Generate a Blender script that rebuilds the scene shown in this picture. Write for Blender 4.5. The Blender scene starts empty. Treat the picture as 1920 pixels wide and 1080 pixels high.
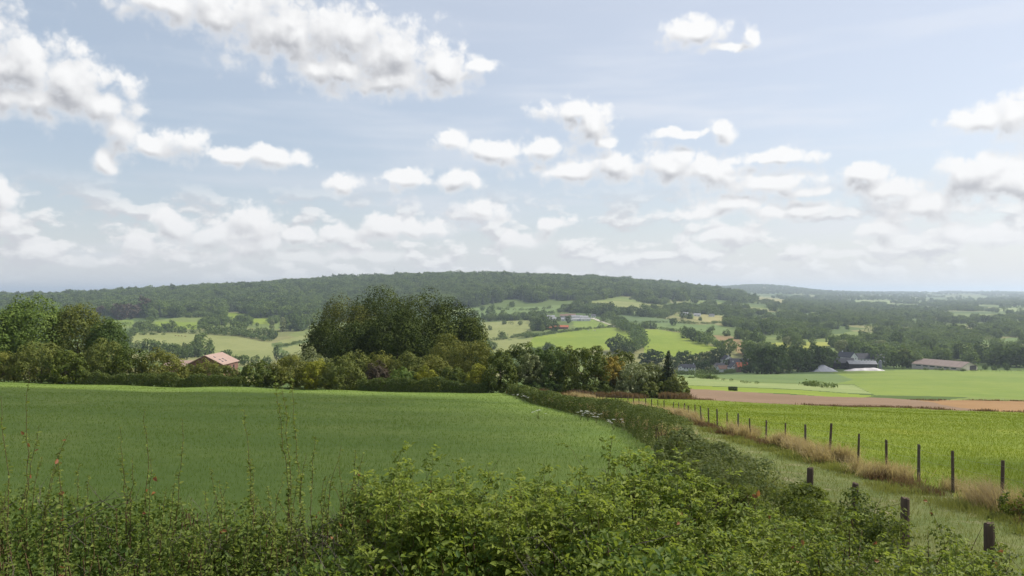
import bpy, math, random
import numpy as np
from mathutils import Vector

# ------------------------------------------------------------------ camera, sky, sun, exposure
SC = bpy.context.scene
COL = SC.collection
F, CX, HY = 1478.0, 960.0, 546.0          # focal length and horizon in pixels of the 1920 px wide photograph

cam_data = bpy.data.cameras.new('camera')
cam = bpy.data.objects.new('camera', cam_data)
COL.objects.link(cam)
cam_data.sensor_width = 36.0
cam_data.lens = 36.0 * F / 1920.0
cam_data.clip_start = 0.1
cam_data.clip_end = 60000.0
cam.location = (0, 0, 0)
cam.rotation_euler = (math.radians(90) + math.atan((HY - 540) / F), 0, 0)
SC.camera = cam

SUN_AZ, SUN_EL = math.radians(72), math.radians(47)
SUN = Vector((math.cos(SUN_EL) * math.sin(SUN_AZ), math.cos(SUN_EL) * math.cos(SUN_AZ), math.sin(SUN_EL)))
sl = bpy.data.lights.new('sun', 'SUN')
sl.energy = 4.6
sl.angle = math.radians(0.53)
sl.color = (1.0, 0.95, 0.86)
so = bpy.data.objects.new('sun', sl)
COL.objects.link(so)
so.rotation_euler = SUN.to_track_quat('Z', 'Y').to_euler()
so.location = (300, 150, 400)

SC.view_settings.view_transform = 'Standard'
SC.view_settings.look = 'None'
SC.view_settings.exposure = 0.4
SC.view_settings.gamma = 1.0
SC.view_settings.use_curve_mapping = False
SC.cycles.max_bounces = 5
SC.cycles.diffuse_bounces = 2
SC.cycles.transmission_bounces = 4
SC.cycles.volume_bounces = 0
SC.cycles.use_denoising = True
SC.cycles.use_adaptive_sampling = True
SC.cycles.adaptive_threshold = 0.02

SKY_STRENGTH = 0.10


class NT:
    """small helper to write node trees"""
    def __init__(self, tree):
        self.t = tree

    def n(self, kind, **kw):
        nd = self.t.nodes.new(kind)
        for k, v in kw.items():
            setattr(nd, k, v)
        return nd

    def put(self, sock, v):
        if v is None:
            return
        if hasattr(v, 'is_output'):
            self.t.links.new(v, sock)
        else:
            sock.default_value = v

    def m(self, op, a, b=None, c=None, clamp=False):
        nd = self.n('ShaderNodeMath', operation=op, use_clamp=clamp)
        for i, v in enumerate((a, b, c)):
            self.put(nd.inputs[i], v)
        return nd.outputs[0]

    def v(self, op, a, b=None, c=None, out='Vector'):
        nd = self.n('ShaderNodeVectorMath', operation=op)
        for i, v in enumerate((a, b, c)):
            self.put(nd.inputs[i], v)
        return nd.outputs[out]

    def noise(self, vec, scale, detail=4, rough=0.5, out='Fac', dist=0.0, dims='3D'):
        nd = self.n('ShaderNodeTexNoise')
        nd.noise_dimensions = dims
        self.put(nd.inputs['Vector'], vec)
        nd.inputs['Scale'].default_value = scale
        nd.inputs['Detail'].default_value = detail
        nd.inputs['Roughness'].default_value = rough
        nd.inputs['Distortion'].default_value = dist
        return nd.outputs[out]

    def mix(self, fac, a, b):
        nd = self.n('ShaderNodeMix', data_type='RGBA')
        self.put(nd.inputs[0], fac)
        self.put(nd.inputs[6], a)
        self.put(nd.inputs[7], b)
        return nd.outputs[2]

    def ramp(self, fac, lo, hi, a=0.0, b=1.0, smooth=True):
        nd = self.n('ShaderNodeMapRange', interpolation_type='SMOOTHSTEP' if smooth else 'LINEAR', clamp=True)
        self.put(nd.inputs[0], fac)
        for i, v in zip((1, 2, 3, 4), (lo, hi, a, b)):
            nd.inputs[i].default_value = v
        return nd.outputs[0]


def px_dir(x, y):
    """azimuth and elevation in degrees of a pixel of the photograph"""
    return math.degrees(math.atan((x - CX) / F)), math.degrees(math.atan((HY - y) / math.hypot(F, x - CX)))


# cumulus clouds as the photograph shows them: centre, radii (pixels)
CLOUDS = [
    # long cloud at the top
    (300, 0, 100, 26), (430, 28, 110, 48), (540, 55, 120, 66), (640, 75, 105, 68), (630, 132, 120, 36), (745, 105, 110, 52),
    (825, 125, 85, 36), (740, 152, 100, 26), (890, 124, 45, 14),
    # large cloud at the left and its tail
    (40, 118, 90, 62), (125, 160, 105, 62), (50, 185, 120, 36), (205, 205, 52, 42), (232, 252, 42, 36), (285, 272, 48, 18),
    (352, 268, 50, 27), (430, 290, 70, 17), (515, 296, 62, 22), (195, 310, 26, 20), (8, 370, 28, 34), (14, 408, 36, 18),
    # row of small cumulus above the hill
    (335, 432, 48, 30), (400, 445, 50, 26), (480, 425, 48, 36), (490, 455, 58, 22), (258, 456, 46, 22), (70, 468, 30, 15),
    (560, 440, 32, 18), (630, 436, 42, 20), (715, 432, 55, 28), (770, 430, 36, 20), (822, 432, 34, 17), (905, 393, 46, 24),
    (1035, 418, 50, 17), (978, 452, 46, 18), (650, 345, 34, 22), (757, 338, 46, 18), (858, 335, 46, 20), (560, 480, 90, 14), (700, 478, 70, 14),
    (380, 480, 90, 12), (180, 490, 70, 10),
    # clouds above the ridge
    (845, 266, 44, 22), (930, 285, 70, 20), (1010, 278, 60, 22), (1070, 206, 66, 24), (1105, 235, 50, 40), (1135, 268, 38, 12),
    (1060, 322, 80, 22), (1155, 310, 70, 28), (1250, 310, 85, 30), (1340, 325, 95, 28), (1440, 342, 90, 20), (1515, 356, 50, 10),
    (1280, 252, 60, 11), (1345, 248, 26, 20), (1300, 58, 62, 22), (1412, 62, 17, 20), (1365, 85, 55, 9), (1450, 294, 95, 12),
    # right hand clouds
    (1850, 222, 66, 26), (1905, 225, 60, 38), (1840, 320, 82, 32), (1850, 348, 80, 28), (1910, 345, 60, 40), (1612, 328, 46, 20),
    (1660, 352, 80, 20), (1745, 385, 90, 28), (1385, 385, 70, 18), (1435, 395, 60, 16), (1325, 398, 50, 14), (1520, 388, 48, 18),
    (1655, 432, 52, 22), (1700, 452, 70, 16), (1340, 440, 70, 14), (1850, 442, 90, 22), (1500, 466, 42, 10), (1600, 480, 80, 8),
]


def build_world():
    w = bpy.data.worlds.new('World')
    SC.world = w
    w.use_nodes = True
    w.cycles.sampling_method = 'MANUAL'
    w.cycles.sample_map_resolution = 512
    t = w.node_tree
    t.nodes.clear()
    N = NT(t)
    rnd = random.Random(5)
    k = math.degrees(1 / F)
    blobs = []
    for (x, y, rx, ry) in CLOUDS:
        a, e = px_dir(x, y)
        blobs.append((a, e, rx * k * math.cos(math.radians(a)) * 1.18, ry * k * 1.25))
    # the same kind of clouds all round the rest of the sky
    for i in range(60):
        a = rnd.uniform(-172, 172)
        e = rnd.uniform(2, 16) if i % 3 else rnd.uniform(20, 55)
        if abs(a) < 36 and e < 24:
            continue
        r = rnd.uniform(1.5, 3.5) * (1 + e / 25)
        blobs.append((a, e, r * 1.9 / max(.5, math.cos(math.radians(e))), r * .8))
    tc = N.n('ShaderNodeTexCoord')
    D = N.v('NORMALIZE', tc.outputs['Generated'])
    sx = N.n('ShaderNodeSeparateXYZ')
    N.put(sx.inputs[0], D)
    az = N.m('MULTIPLY', N.m('ARCTAN2', sx.outputs[0], sx.outputs[1]), 57.29578)
    el = N.m('MULTIPLY', N.m('ARCSINE', sx.outputs[2]), 57.29578)
    cb = N.n('ShaderNodeCombineXYZ')
    N.put(cb.inputs[0], az)
    N.put(cb.inputs[1], el)
    P = cb.outputs[0]
    sky = N.n('ShaderNodeTexSky', sky_type='NISHITA')
    sky.sun_disc = False
    sky.sun_elevation = SUN_EL
    sky.sun_rotation = SUN_AZ
    sky.altitude = 200
    sky.air_density = 1.0
    sky.dust_density = 1.5
    sky.ozone_density = 1.0
    K = .80 / SKY_STRENGTH
    # thin veil: high cirrus streaks and the milky layer low over the horizon, all round
    st = N.noise(N.v('MULTIPLY', P, (.06, .45, 1)), 1.0, 3, .55, dims='2D')
    veil = N.m('MULTIPLY', N.ramp(st, .40, .85), N.ramp(el, 26, 6, 0.0, .4))
    low = N.ramp(el, 12.0, 0.0, 0.04, .80)
    veil = N.m('MAXIMUM', N.m('ADD', veil, .55), low)
    glow = N.ramp(N.v('DOT_PRODUCT', D, tuple(SUN), out='Value'), -.05, .66)     # haze is brighter towards the sun
    hazec = N.mix(glow, (.55 * K, .63 * K, .73 * K, 1), (.80 * K, .83 * K, .90 * K, 1))
    hazec = N.mix(low, hazec, (.77 * K, .78 * K, .805 * K, 1))
    base = N.mix(veil, sky.outputs[0], hazec)
    # banks of small cumulus low in the sky, all round
    Pl = N.v('MULTIPLY', P, (.30, .62, 1))
    lA = N.noise(Pl, 1.0, 6, .56, dims='2D')
    lB = N.noise(N.v('ADD', Pl, (.10, .30, 0)), 1.0, 3, .5, dims='2D')
    lal = N.m('MULTIPLY', N.ramp(lA, .44, .60), N.m('MULTIPLY', N.ramp(el, 8.2, 4.8, 0, .8), N.ramp(el, .2, 2.5, .15, 1)))
    lco = N.mix(N.ramp(N.m('SUBTRACT', lA, lB), -.10, .14), (.62 * K, .625 * K, .66 * K, 1), (.90 * K, .90 * K, .90 * K, 1))
    base = N.mix(lal, base, lco)
    # fields shared by all sectors of the sky: warp and puffs
    SUNOFF = (0.32, 0.85, 0)

    def detail(P, fine):
        """domain warp, and the puffs of the cloud edge (coarse for the shading, fine for the outline)"""
        w1 = N.v('SUBTRACT', N.noise(P, 0.30, 2, .5, 'Color', dims='2D'), (.5, .5, .5))
        Pw = N.v('MULTIPLY_ADD', w1, (1.9, 1.2, 0), P)
        Pv = N.v('MULTIPLY_ADD', N.v('SUBTRACT', N.noise(P, 1.1, 2, .5, 'Color', dims='2D'), (.5, .5, .5)), (.9, .8, 0), P)
        out = [Pw]
        for det, on in ((0.6, True), (2.0, fine)):
            if not on:
                continue
            vo = N.n('ShaderNodeTexVoronoi', feature='F1', voronoi_dimensions='2D')
            vo.inputs['Scale'].default_value = 0.62
            vo.inputs['Detail'].default_value = det
            vo.inputs['Roughness'].default_value = 0.5
            N.put(vo.inputs['Vector'], Pv)
            fb = N.m('SUBTRACT', N.noise(P, 0.5, 2 if det < 1 else 6, .58, dims='2D'), .5)
            out.append(N.m('ADD', N.m('MULTIPLY', N.m('SUBTRACT', .42, vo.outputs['Distance']), .55), N.m('MULTIPLY', fb, 1.15)))
        return out
    A = detail(P, True)
    B = detail(N.v('ADD', P, SUNOFF), False)

    def sector(sel):
        """one sector of the sky as a node group: density here and a little towards the sun, hence light and shade"""
        g = bpy.data.node_groups.new('cloud_sector', 'ShaderNodeTree')
        for nm, ty in (('PA', 'Vector'), ('DA', 'Float'), ('PB', 'Vector'), ('DB', 'Float'), ('el', 'Float'), ('base', 'Color'), ('DF', 'Float')):
            g.interface.new_socket(nm, in_out='INPUT', socket_type='NodeSocket' + ty)
        g.interface.new_socket('bg', in_out='OUTPUT', socket_type='NodeSocketShader')
        G = NT(g)
        gi = G.n('NodeGroupInput').outputs

        def shape(Pw):
            cur = None
            for (a, e, rx, ry) in sel:
                q = G.v('LENGTH', G.v('MULTIPLY_ADD', Pw, (1 / rx, 1 / ry, 0), (-a / rx, -e / ry, 0)), out='Value')
                cur = q if cur is None else G.m('SMOOTH_MIN', cur, q, .22)
            return G.m('SUBTRACT', 1.0, G.m('MINIMUM', cur, 2.2))
        sh = shape(gi[0])
        d0 = G.m('ADD', sh, gi[6])
        dif = G.m('MULTIPLY', G.m('SUBTRACT', G.m('MINIMUM', sh, .85), G.m('MAXIMUM', shape(gi[2]), -.35)), 1.2)
        dif = G.m('MULTIPLY_ADD', G.m('SUBTRACT', G.m('MULTIPLY_ADD', gi[6], .5, G.m('MULTIPLY', gi[1], .5)), gi[3]), .62, dif)
        lit = G.ramp(dif, -.45, .55)
        # crisp sunlit tops, soft shaded bases
        al = G.n('ShaderNodeMix', data_type='FLOAT')
        G.put(al.inputs[0], lit)
        G.put(al.inputs[2], G.ramp(d0, -.34, .55))
        G.put(al.inputs[3], G.ramp(d0, -.20, .32))
        alpha = al.outputs[0]
        thick = G.ramp(d0, .0, .75)
        shade = G.m('MULTIPLY', G.m('SUBTRACT', 1.0, lit), G.m('MULTIPLY_ADD', thick, .7, .3))
        cc = G.mix(shade, (.945 * K, .945 * K, .945 * K, 1), (.43 * K, .44 * K, .475 * K, 1))
        # distance pales the contrast of clouds low in the sky
        cc = G.mix(G.ramp(gi[4], 11, 1.5, 0, .35), cc, (.76 * K, .76 * K, .78 * K, 1))
        alpha = G.m('MULTIPLY', alpha, G.ramp(gi[4], 0.3, 5.0, .35, .97))
        bg = G.n('ShaderNodeBackground')
        G.put(bg.inputs[0], G.mix(alpha, gi[5], cc))
        bg.inputs[1].default_value = SKY_STRENGTH
        g.links.new(bg.outputs[0], G.n('NodeGroupOutput').inputs[0])
        nd = N.n('ShaderNodeGroup')
        nd.node_tree = g
        for i, v in enumerate((A[0], A[1], B[0], B[1], el, base, A[2])):
            t.links.new(v, nd.inputs[i])
        return nd.outputs[0]

    # the sky is worked out sector by sector (each holds the clouds that reach into it), only to save time
    def pick(a0, a1, e0, e1):
        return [b for b in blobs if a0 - 2.4 * b[2] - 2 < b[0] < a1 + 2.4 * b[2] + 2 and e0 - 2.4 * b[3] - 2 < b[1] < e1 + 2.4 * b[3] + 2]

    def split(a0, a1, e0, e1, depth):
        sel = pick(a0, a1, e0, e1)
        if len(sel) <= 9 or depth == 0:
            if not sel:
                bg = N.n('ShaderNodeBackground')
                N.put(bg.inputs[0], base)
                bg.inputs[1].default_value = SKY_STRENGTH
                return bg.outputs[0]
            return sector(sel)
        if a1 - a0 > 2.2 * (e1 - e0):
            c = (a0 + a1) / 2
            lo, hi, key = split(a0, c, e0, e1, depth - 1), split(c, a1, e0, e1, depth - 1), (az, c)
        else:
            c = (e0 + e1) / 2
            lo, hi, key = split(a0, a1, e0, c, depth - 1), split(a0, a1, c, e1, depth - 1), (el, c)
        mx = N.n('ShaderNodeMixShader')
        N.put(mx.inputs[0], N.m('GREATER_THAN', key[0], key[1]))
        t.links.new(lo, mx.inputs[1])
        t.links.new(hi, mx.inputs[2])
        return mx.outputs[0]
    top = split(-180, 180, -2, 90, 6)
    gr = N.n('ShaderNodeBackground')
    gr.inputs[0].default_value = (.5, .5, .5, 1)
    gr.inputs[1].default_value = .3
    mx = N.n('ShaderNodeMixShader')
    N.put(mx.inputs[0], N.m('GREATER_THAN', el, -2.0))
    t.links.new(gr.outputs[0], mx.inputs[1])
    t.links.new(top, mx.inputs[2])
    out = N.n('ShaderNodeOutputWorld')
    t.links.new(mx.outputs[0], out.inputs[0])


build_world()

# ------------------------------------------------------------------ helpers
RNG = np.random.default_rng(11)


def tag(o, label=None, cat=None, group=None, kind=None):
    for k, v in (('label', label), ('category', cat), ('group', group), ('kind', kind)):
        if v:
            o[k] = v
    return o


def link(name, mesh, parent=None, mat=None):
    o = bpy.data.objects.new(name, mesh)
    COL.objects.link(o)
    if parent is not None:
        o.parent = parent
    if mat is not None and mesh is not None:
        mesh.materials.append(mat)
    return o


def empty(name, loc, rz=0.0):
    o = bpy.data.objects.new(name, None)
    o.empty_display_size = .2
    COL.objects.link(o)
    o.location = loc
    o.rotation_euler = (0, 0, rz)
    return o


def npmesh(name, verts, faces, tint=None, smooth=False):
    """verts (n,3), faces (m,k) numpy arrays -> mesh; tint is one float per vertex"""
    me = bpy.data.meshes.new(name)
    verts = np.ascontiguousarray(verts, dtype=np.float32)
    faces = np.ascontiguousarray(faces, dtype=np.int32)
    m, k = faces.shape
    me.vertices.add(len(verts))
    me.vertices.foreach_set('co', verts.ravel())
    me.loops.add(m * k)
    me.loops.foreach_set('vertex_index', faces.ravel())
    me.polygons.add(m)
    me.polygons.foreach_set('loop_start', np.arange(0, m * k, k, dtype=np.int32))
    if smooth:
        me.polygons.foreach_set('use_smooth', np.ones(m, dtype=bool))
    if tint is not None:
        at = me.attributes.new('tint', 'FLOAT', 'POINT')
        at.data.foreach_set('value', np.ascontiguousarray(tint, dtype=np.float32))
    me.update(calc_edges=True)
    me.validate()
    return me


def unit(v):
    return v / np.maximum(np.linalg.norm(v, axis=-1, keepdims=True), 1e-9)


def vnoise(p, seed=0):
    """cheap smooth value noise of points (n,k<=3) in [0,1]"""
    p = np.asarray(p, float)
    if p.shape[1] == 2:
        p = np.c_[p, np.zeros(len(p))]
    i = np.floor(p).astype(np.int64)
    f = p - i
    f = f * f * (3 - 2 * f)
    out = 0
    for dx in (0, 1):
        for dy in (0, 1):
            for dz in (0, 1):
                h = (i[:, 0] + dx) * 374761393 + (i[:, 1] + dy) * 668265263 + (i[:, 2] + dz) * 2147483647 + seed * 974634221
                h = (h ^ (h >> 13)) * 1274126177
                h = ((h ^ (h >> 16)) & 0xffff) / 65535.0
                out = out + h * (f[:, 0] if dx else 1 - f[:, 0]) * (f[:, 1] if dy else 1 - f[:, 1]) * (f[:, 2] if dz else 1 - f[:, 2])
    return out


def in_poly(x, y, poly):
    x = np.asarray(x, float)
    y = np.asarray(y, float)
    c = np.zeros(x.shape, bool)
    n = len(poly)
    j = n - 1
    for i in range(n):
        xi, yi = poly[i]
        xj, yj = poly[j]
        if yi != yj:
            c ^= ((yi > y) != (yj > y)) & (x < (xj - xi) * (y - yi) / (yj - yi) + xi)
        j = i
    return c


# ------------------------------------------------------------------ materials
def new_mat(name):
    m = bpy.data.materials.new(name)
    m.use_nodes = True
    m.node_tree.nodes.clear()
    return m, NT(m.node_tree)


def finish(N, shader):
    o = N.n('ShaderNodeOutputMaterial')
    N.t.links.new(shader, o.inputs[0])


def rgb(c, k=1.0):
    return (c[0] * k, c[1] * k, c[2] * k, 1)


LEAF_K = 1.45


def leaf_mat(name, c1, c2, trans=.32, rough=.55, spec=.25, objvar=.25):
    """foliage: colour runs from c1 to c2 by leaf, a little by plant"""
    m, N = new_mat(name)
    at = N.n('ShaderNodeAttribute', attribute_name='tint')
    oi = N.n('ShaderNodeObjectInfo')
    f = N.m('MULTIPLY_ADD', N.m('SUBTRACT', oi.outputs['Random'], .5), objvar, at.outputs['Fac'], clamp=True)
    c = N.mix(f, rgb(c1, LEAF_K), rgb(c2, LEAF_K))
    pr = N.n('ShaderNodeBsdfPrincipled')
    N.put(pr.inputs['Base Color'], c)
    pr.inputs['Roughness'].default_value = rough
    pr.inputs['Specular IOR Level'].default_value = spec
    tr = N.n('ShaderNodeBsdfTranslucent')
    N.put(tr.inputs[0], N.mix(.5, c, rgb((c2[0] * 1.3, c2[1] * 1.35, c2[2] * .7), LEAF_K)))
    mx = N.n('ShaderNodeMixShader')
    mx.inputs[0].default_value = trans
    N.t.links.new(pr.outputs[0], mx.inputs[1])
    N.t.links.new(tr.outputs[0], mx.inputs[2])
    finish(N, mx.outputs[0])
    return m


def plain_mat(name, c, c2=None, scale=3.0, rough=.8, spec=.2, bump=0.0, stretch=(1, 1, 1)):
    m, N = new_mat(name)
    tc = N.n('ShaderNodeTexCoord')
    v = N.v('MULTIPLY', tc.outputs['Object'], stretch)
    f = N.ramp(N.noise(v, scale, 6, .6), .3, .7)
    c2 = c2 or tuple(x * .7 for x in c)
    pr = N.n('ShaderNodeBsdfPrincipled')
    N.put(pr.inputs['Base Color'], N.mix(f, rgb(c), rgb(c2)))
    pr.inputs['Roughness'].default_value = rough
    pr.inputs['Specular IOR Level'].default_value = spec
    if bump:
        b = N.n('ShaderNodeBump')
        b.inputs['Strength'].default_value = bump
        b.inputs['Distance'].default_value = .02
        N.put(b.inputs['Height'], N.noise(v, scale * 4, 5, .6))
        N.t.links.new(b.outputs[0], pr.inputs['Normal'])
    finish(N, pr.outputs[0])
    return m


def field_mat(name, c1, c2, patch=.05, fine=1.2, stripe=None, rough=.9, c3=None, bump=.4, bdist=.08):
    """a crop or meadow: patches, fine mottling and, if asked, drill rows or tramlines (angle, spacing, amount)"""
    m, N = new_mat(name)
    ge = N.n('ShaderNodeNewGeometry')
    p = ge.outputs['Position']
    f1 = N.noise(p, patch, 5, .6)
    f2 = N.noise(p, fine, 5, .65)
    f = N.ramp(N.m('MULTIPLY_ADD', N.m('SUBTRACT', f2, .5), .8, f1), .25, .75)
    if stripe:
        a, sp, amt = stripe
        s = N.v('DOT_PRODUCT', p, (math.cos(a), math.sin(a), 0), out='Value')
        s = N.m('ADD', s, N.m('MULTIPLY', N.noise(p, .02, 2), 6.0))
        s = N.m('SINE', N.m('MULTIPLY', s, 6.2832 / sp))
        f = N.m('MULTIPLY_ADD', s, amt, f, clamp=True)
    c = N.mix(f, rgb(c1), rgb(c2))
    if c3:
        c = N.mix(N.ramp(N.noise(p, patch * 2.7, 6, .65), .52, .72, 0, .8), c, rgb(c3))
    pr = N.n('ShaderNodeBsdfPrincipled')
    N.put(pr.inputs['Base Color'], c)
    pr.inputs['Roughness'].default_value = rough
    pr.inputs['Specular IOR Level'].default_value = .1
    b = N.n('ShaderNodeBump')
    b.inputs['Strength'].default_value = bump
    b.inputs['Distance'].default_value = bdist
    N.put(b.inputs['Height'], N.noise(p, fine * 2.0, 5, .7))
    N.t.links.new(b.outputs[0], pr.inputs['Normal'])
    finish(N, pr.outputs[0])
    return m

# ------------------------------------------------------------------ terrain
# (photo x, distance, photo y of the ground there): the lie of the land, fitted with a smooth surface
CTRL = []
for _px in (-300, 0, 480, 960, 1400, 1920, 2220):
    for _d in (8, 15, 30, 60, 100, 127):
        _X = (_px - CX) / F * _d
        _g = 3.3 + .104 * _d + .022 * _X
        if _px >= 1400 and _d > 90:
            _g += .2
        CTRL.append((_px, _d, HY + F * _g / _d))
for _px in (-300, 480, 1300, 2220):
    CTRL += [(_px, 1.0, HY + F * 1.62 / 1.0), (_px, 2.6, HY + F * 1.9 / 2.6), (_px, 4.5, HY + F * 2.9 / 4.5)]
CTRL += [
    (-200, 180, 706), (-200, 350, 672), (-200, 700, 648), (-200, 1200, 622), (-200, 1800, 595), (-200, 2700, 570), (-200, 4500, 585), (-200, 16000, 556),
    (100, 180, 714), (100, 350, 690), (100, 700, 660), (100, 1100, 626), (100, 1500, 604), (100, 1900, 590), (100, 2700, 561), (100, 4500, 580),
    (400, 180, 722), (400, 350, 702), (400, 700, 684), (400, 950, 668), (400, 1250, 627), (400, 1500, 603), (400, 1750, 590), (400, 2700, 546), (400, 4500, 570), (400, 16000, 556),
    (640, 180, 728), (640, 400, 706), (640, 800, 686), (640, 1200, 632), (640, 1600, 598), (640, 2000, 570), (640, 2700, 532), (640, 4500, 565),
    (850, 180, 730), (850, 400, 708), (850, 800, 686), (850, 1200, 628), (850, 1550, 600), (850, 1900, 570), (850, 2650, 524), (850, 4500, 560), (850, 16000, 556),
    (1000, 180, 731), (1000, 400, 708), (1000, 780, 684), (1000, 950, 654), (1000, 1200, 622), (1000, 1500, 599), (1000, 1850, 571), (1000, 2650, 527), (1000, 4500, 558),
    (1150, 180, 731), (1150, 400, 708), (1150, 760, 690), (1150, 880, 664), (1150, 1000, 642), (1150, 1250, 615), (1150, 1650, 586), (1150, 1950, 564), (1150, 2750, 532), (1150, 4500, 556),
    (1300, 182, 729), (1300, 240, 719), (1300, 400, 708), (1300, 600, 701), (1300, 740, 696), (1300, 880, 660), (1300, 1120, 630), (1300, 1500, 601), (1300, 2000, 574), (1300, 2600, 556), (1270, 3200, 541), (1300, 5000, 556),
    (1420, 3300, 560), (1370, 3200, 553),
    (1500, 175, 738), (1500, 260, 725), (1500, 400, 711), (1500, 600, 699), (1500, 680, 693), (1500, 830, 665), (1500, 1050, 641), (1500, 1500, 611), (1500, 1900, 593), (1500, 2700, 575), (1500, 4500, 560),
    (1280, 7500, 543), (1350, 7500, 540), (1430, 7500, 536), (1490, 7500, 541), (1540, 7500, 548), (1620, 7500, 551), (1800, 7500, 553), (1990, 7500, 555),
    (1000, 9000, 556), (1430, 11000, 553), (1700, 12000, 548), (1920, 12000, 546), (1430, 16000, 551), (1700, 18000, 550), (1920, 18000, 549), (2200, 16000, 552),
    (1700, 170, 745), (1700, 300, 727), (1700, 450, 707), (1700, 640, 694), (1700, 830, 672),
    (1920, 165, 751), (1920, 260, 741), (1920, 400, 716), (1920, 640, 695), (1920, 800, 671), (1920, 1050, 643), (1920, 1550, 611), (1920, 2100, 592), (1920, 3500, 571), (1920, 5500, 562),
    (2200, 260, 741), (2200, 640, 697), (2200, 1050, 645), (2200, 2100, 594), (2200, 5000, 563),
]
_c = np.array(CTRL, float)
_uv = np.c_[_c[:, 0] / 420.0, np.log(_c[:, 1] + 6) * 1.9]
_s = ((_c[:, 2] - HY) / F * _c[:, 1]) / (_c[:, 1] + 20)


def _tps(r):
    return np.where(r > 1e-9, r * r * np.log(np.maximum(r, 1e-9)), 0)


_n = len(_c)
_A = np.zeros((_n + 3, _n + 3))
_A[:_n, :_n] = _tps(np.linalg.norm(_uv[:, None] - _uv[None], axis=2)) + np.eye(_n) * 2e-3
_A[:_n, _n] = 1
_A[:_n, _n + 1:] = _uv
_A[_n:, :_n] = _A[:_n, _n:].T
_W = np.linalg.solve(_A, np.r_[_s, 0, 0, 0])


def _surf(px, d):
    u = np.c_[px / 420.0, np.log(d + 6) * 1.9]
    out = np.empty(len(u))
    for i in range(0, len(u), 60000):
        q = u[i:i + 60000]
        r = np.sqrt(((q[:, None] - _uv[None]) ** 2).sum(2))
        out[i:i + 60000] = _tps(r) @ _W[:_n] + _W[_n] + q @ _W[_n + 1:]
    return -out * (d + 20)


AZMAX = math.radians(40.5)


def height(X, Y):
    """ground height at world positions (the eye is at 0)"""
    X = np.atleast_1d(np.asarray(X, float))
    Y = np.atleast_1d(np.asarray(Y, float))
    r = np.maximum(np.hypot(X, Y), .6)
    az = np.arctan2(X, Y)
    azc = np.clip(az, -AZMAX, AZMAX)
    d = np.minimum(r * np.cos(azc), 19000)
    z = _surf(CX + F * np.tan(azc), d)
    back = np.clip((np.abs(az) - math.radians(60)) / math.radians(120), 0, 1)
    back = back * back * (3 - 2 * back)
    if back.any():
        k = back > 0
        zl = _surf(np.full(k.sum(), CX - F * math.tan(AZMAX)), d[k])
        zr = _surf(np.full(k.sum(), CX + F * math.tan(AZMAX)), d[k])
        z[k] = z[k] * (1 - back[k]) + (zl + zr) / 2 * back[k]
    # small natural unevenness
    z += (vnoise(np.c_[X, Y] / 9.0, 3) - .5) * np.clip(r / 90, .05, 1) * .35
    return z


def hz(x, y):
    return float(height(x, y)[0])


_dl = np.geomspace(3, 15000, 900)


def ground_at(px, py, dmin=3.0):
    """first ground point seen through a pixel of the photograph -> (X, Y, Z)"""
    d = _dl[_dl >= dmin]
    X = (px - CX) / F * d
    z = height(X, d)
    yy = HY - z / d * F
    k = np.nonzero(yy <= py)[0]
    i = k[0] if len(k) else len(d) - 1
    if i > 0 and yy[i - 1] > py:
        t = (yy[i - 1] - py) / (yy[i - 1] - yy[i] + 1e-9)
        dd = d[i - 1] * (1 - t) + d[i] * t
    else:
        dd = d[i]
    x = (px - CX) / F * dd
    return (x, dd, hz(x, dd))


# field outlines; near ones on the ground (metres), far ones where the photograph shows them
HEDGE_L = [(5.0, -30), (5.2, 8), (5.6, 20), (6.2, 34.7), (6.9, 47.6), (6.7, 57.5), (4.8, 69.6), (2.4, 88), (-.8, 125)]
FENCE = [(12.6, -30), (13.0, 21), (13.2, 41), (13.7, 61), (13.0, 81), (11.2, 101), (9.3, 121)]
NEAR = [
    ('field_path', 'grassy farm track between clipped hedge and wire fence', 'path', HEDGE_L + [(5, 130), (9, 128)] + FENCE[::-1]),
    ('meadow', 'dark green mown meadow sloping down behind the front hedge', 'meadow', [(-260, -40), (-260, 122), (-84, 127), (-1, 126)] + HEDGE_L[::-1] + [(5, -40)]),
    ('crop_field', 'bright green crop field right of the post fence', 'crop', FENCE + [(8.2, 127), (27, 121), (64, 98), (240, -10), (240, -40), (13, -40)]),
    ('ploughed_field', 'pinkish brown bare field beyond the bright green crop', 'soil', [(26, 121), (60, 100), (78, 152), (40, 181)]),
    ('stubble_field', 'orange tan stubble strip at the right edge', 'stubble', [(60, 100), (64, 98), (240, -10), (420, 40), (110, 166), (78, 152)]),
]
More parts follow.
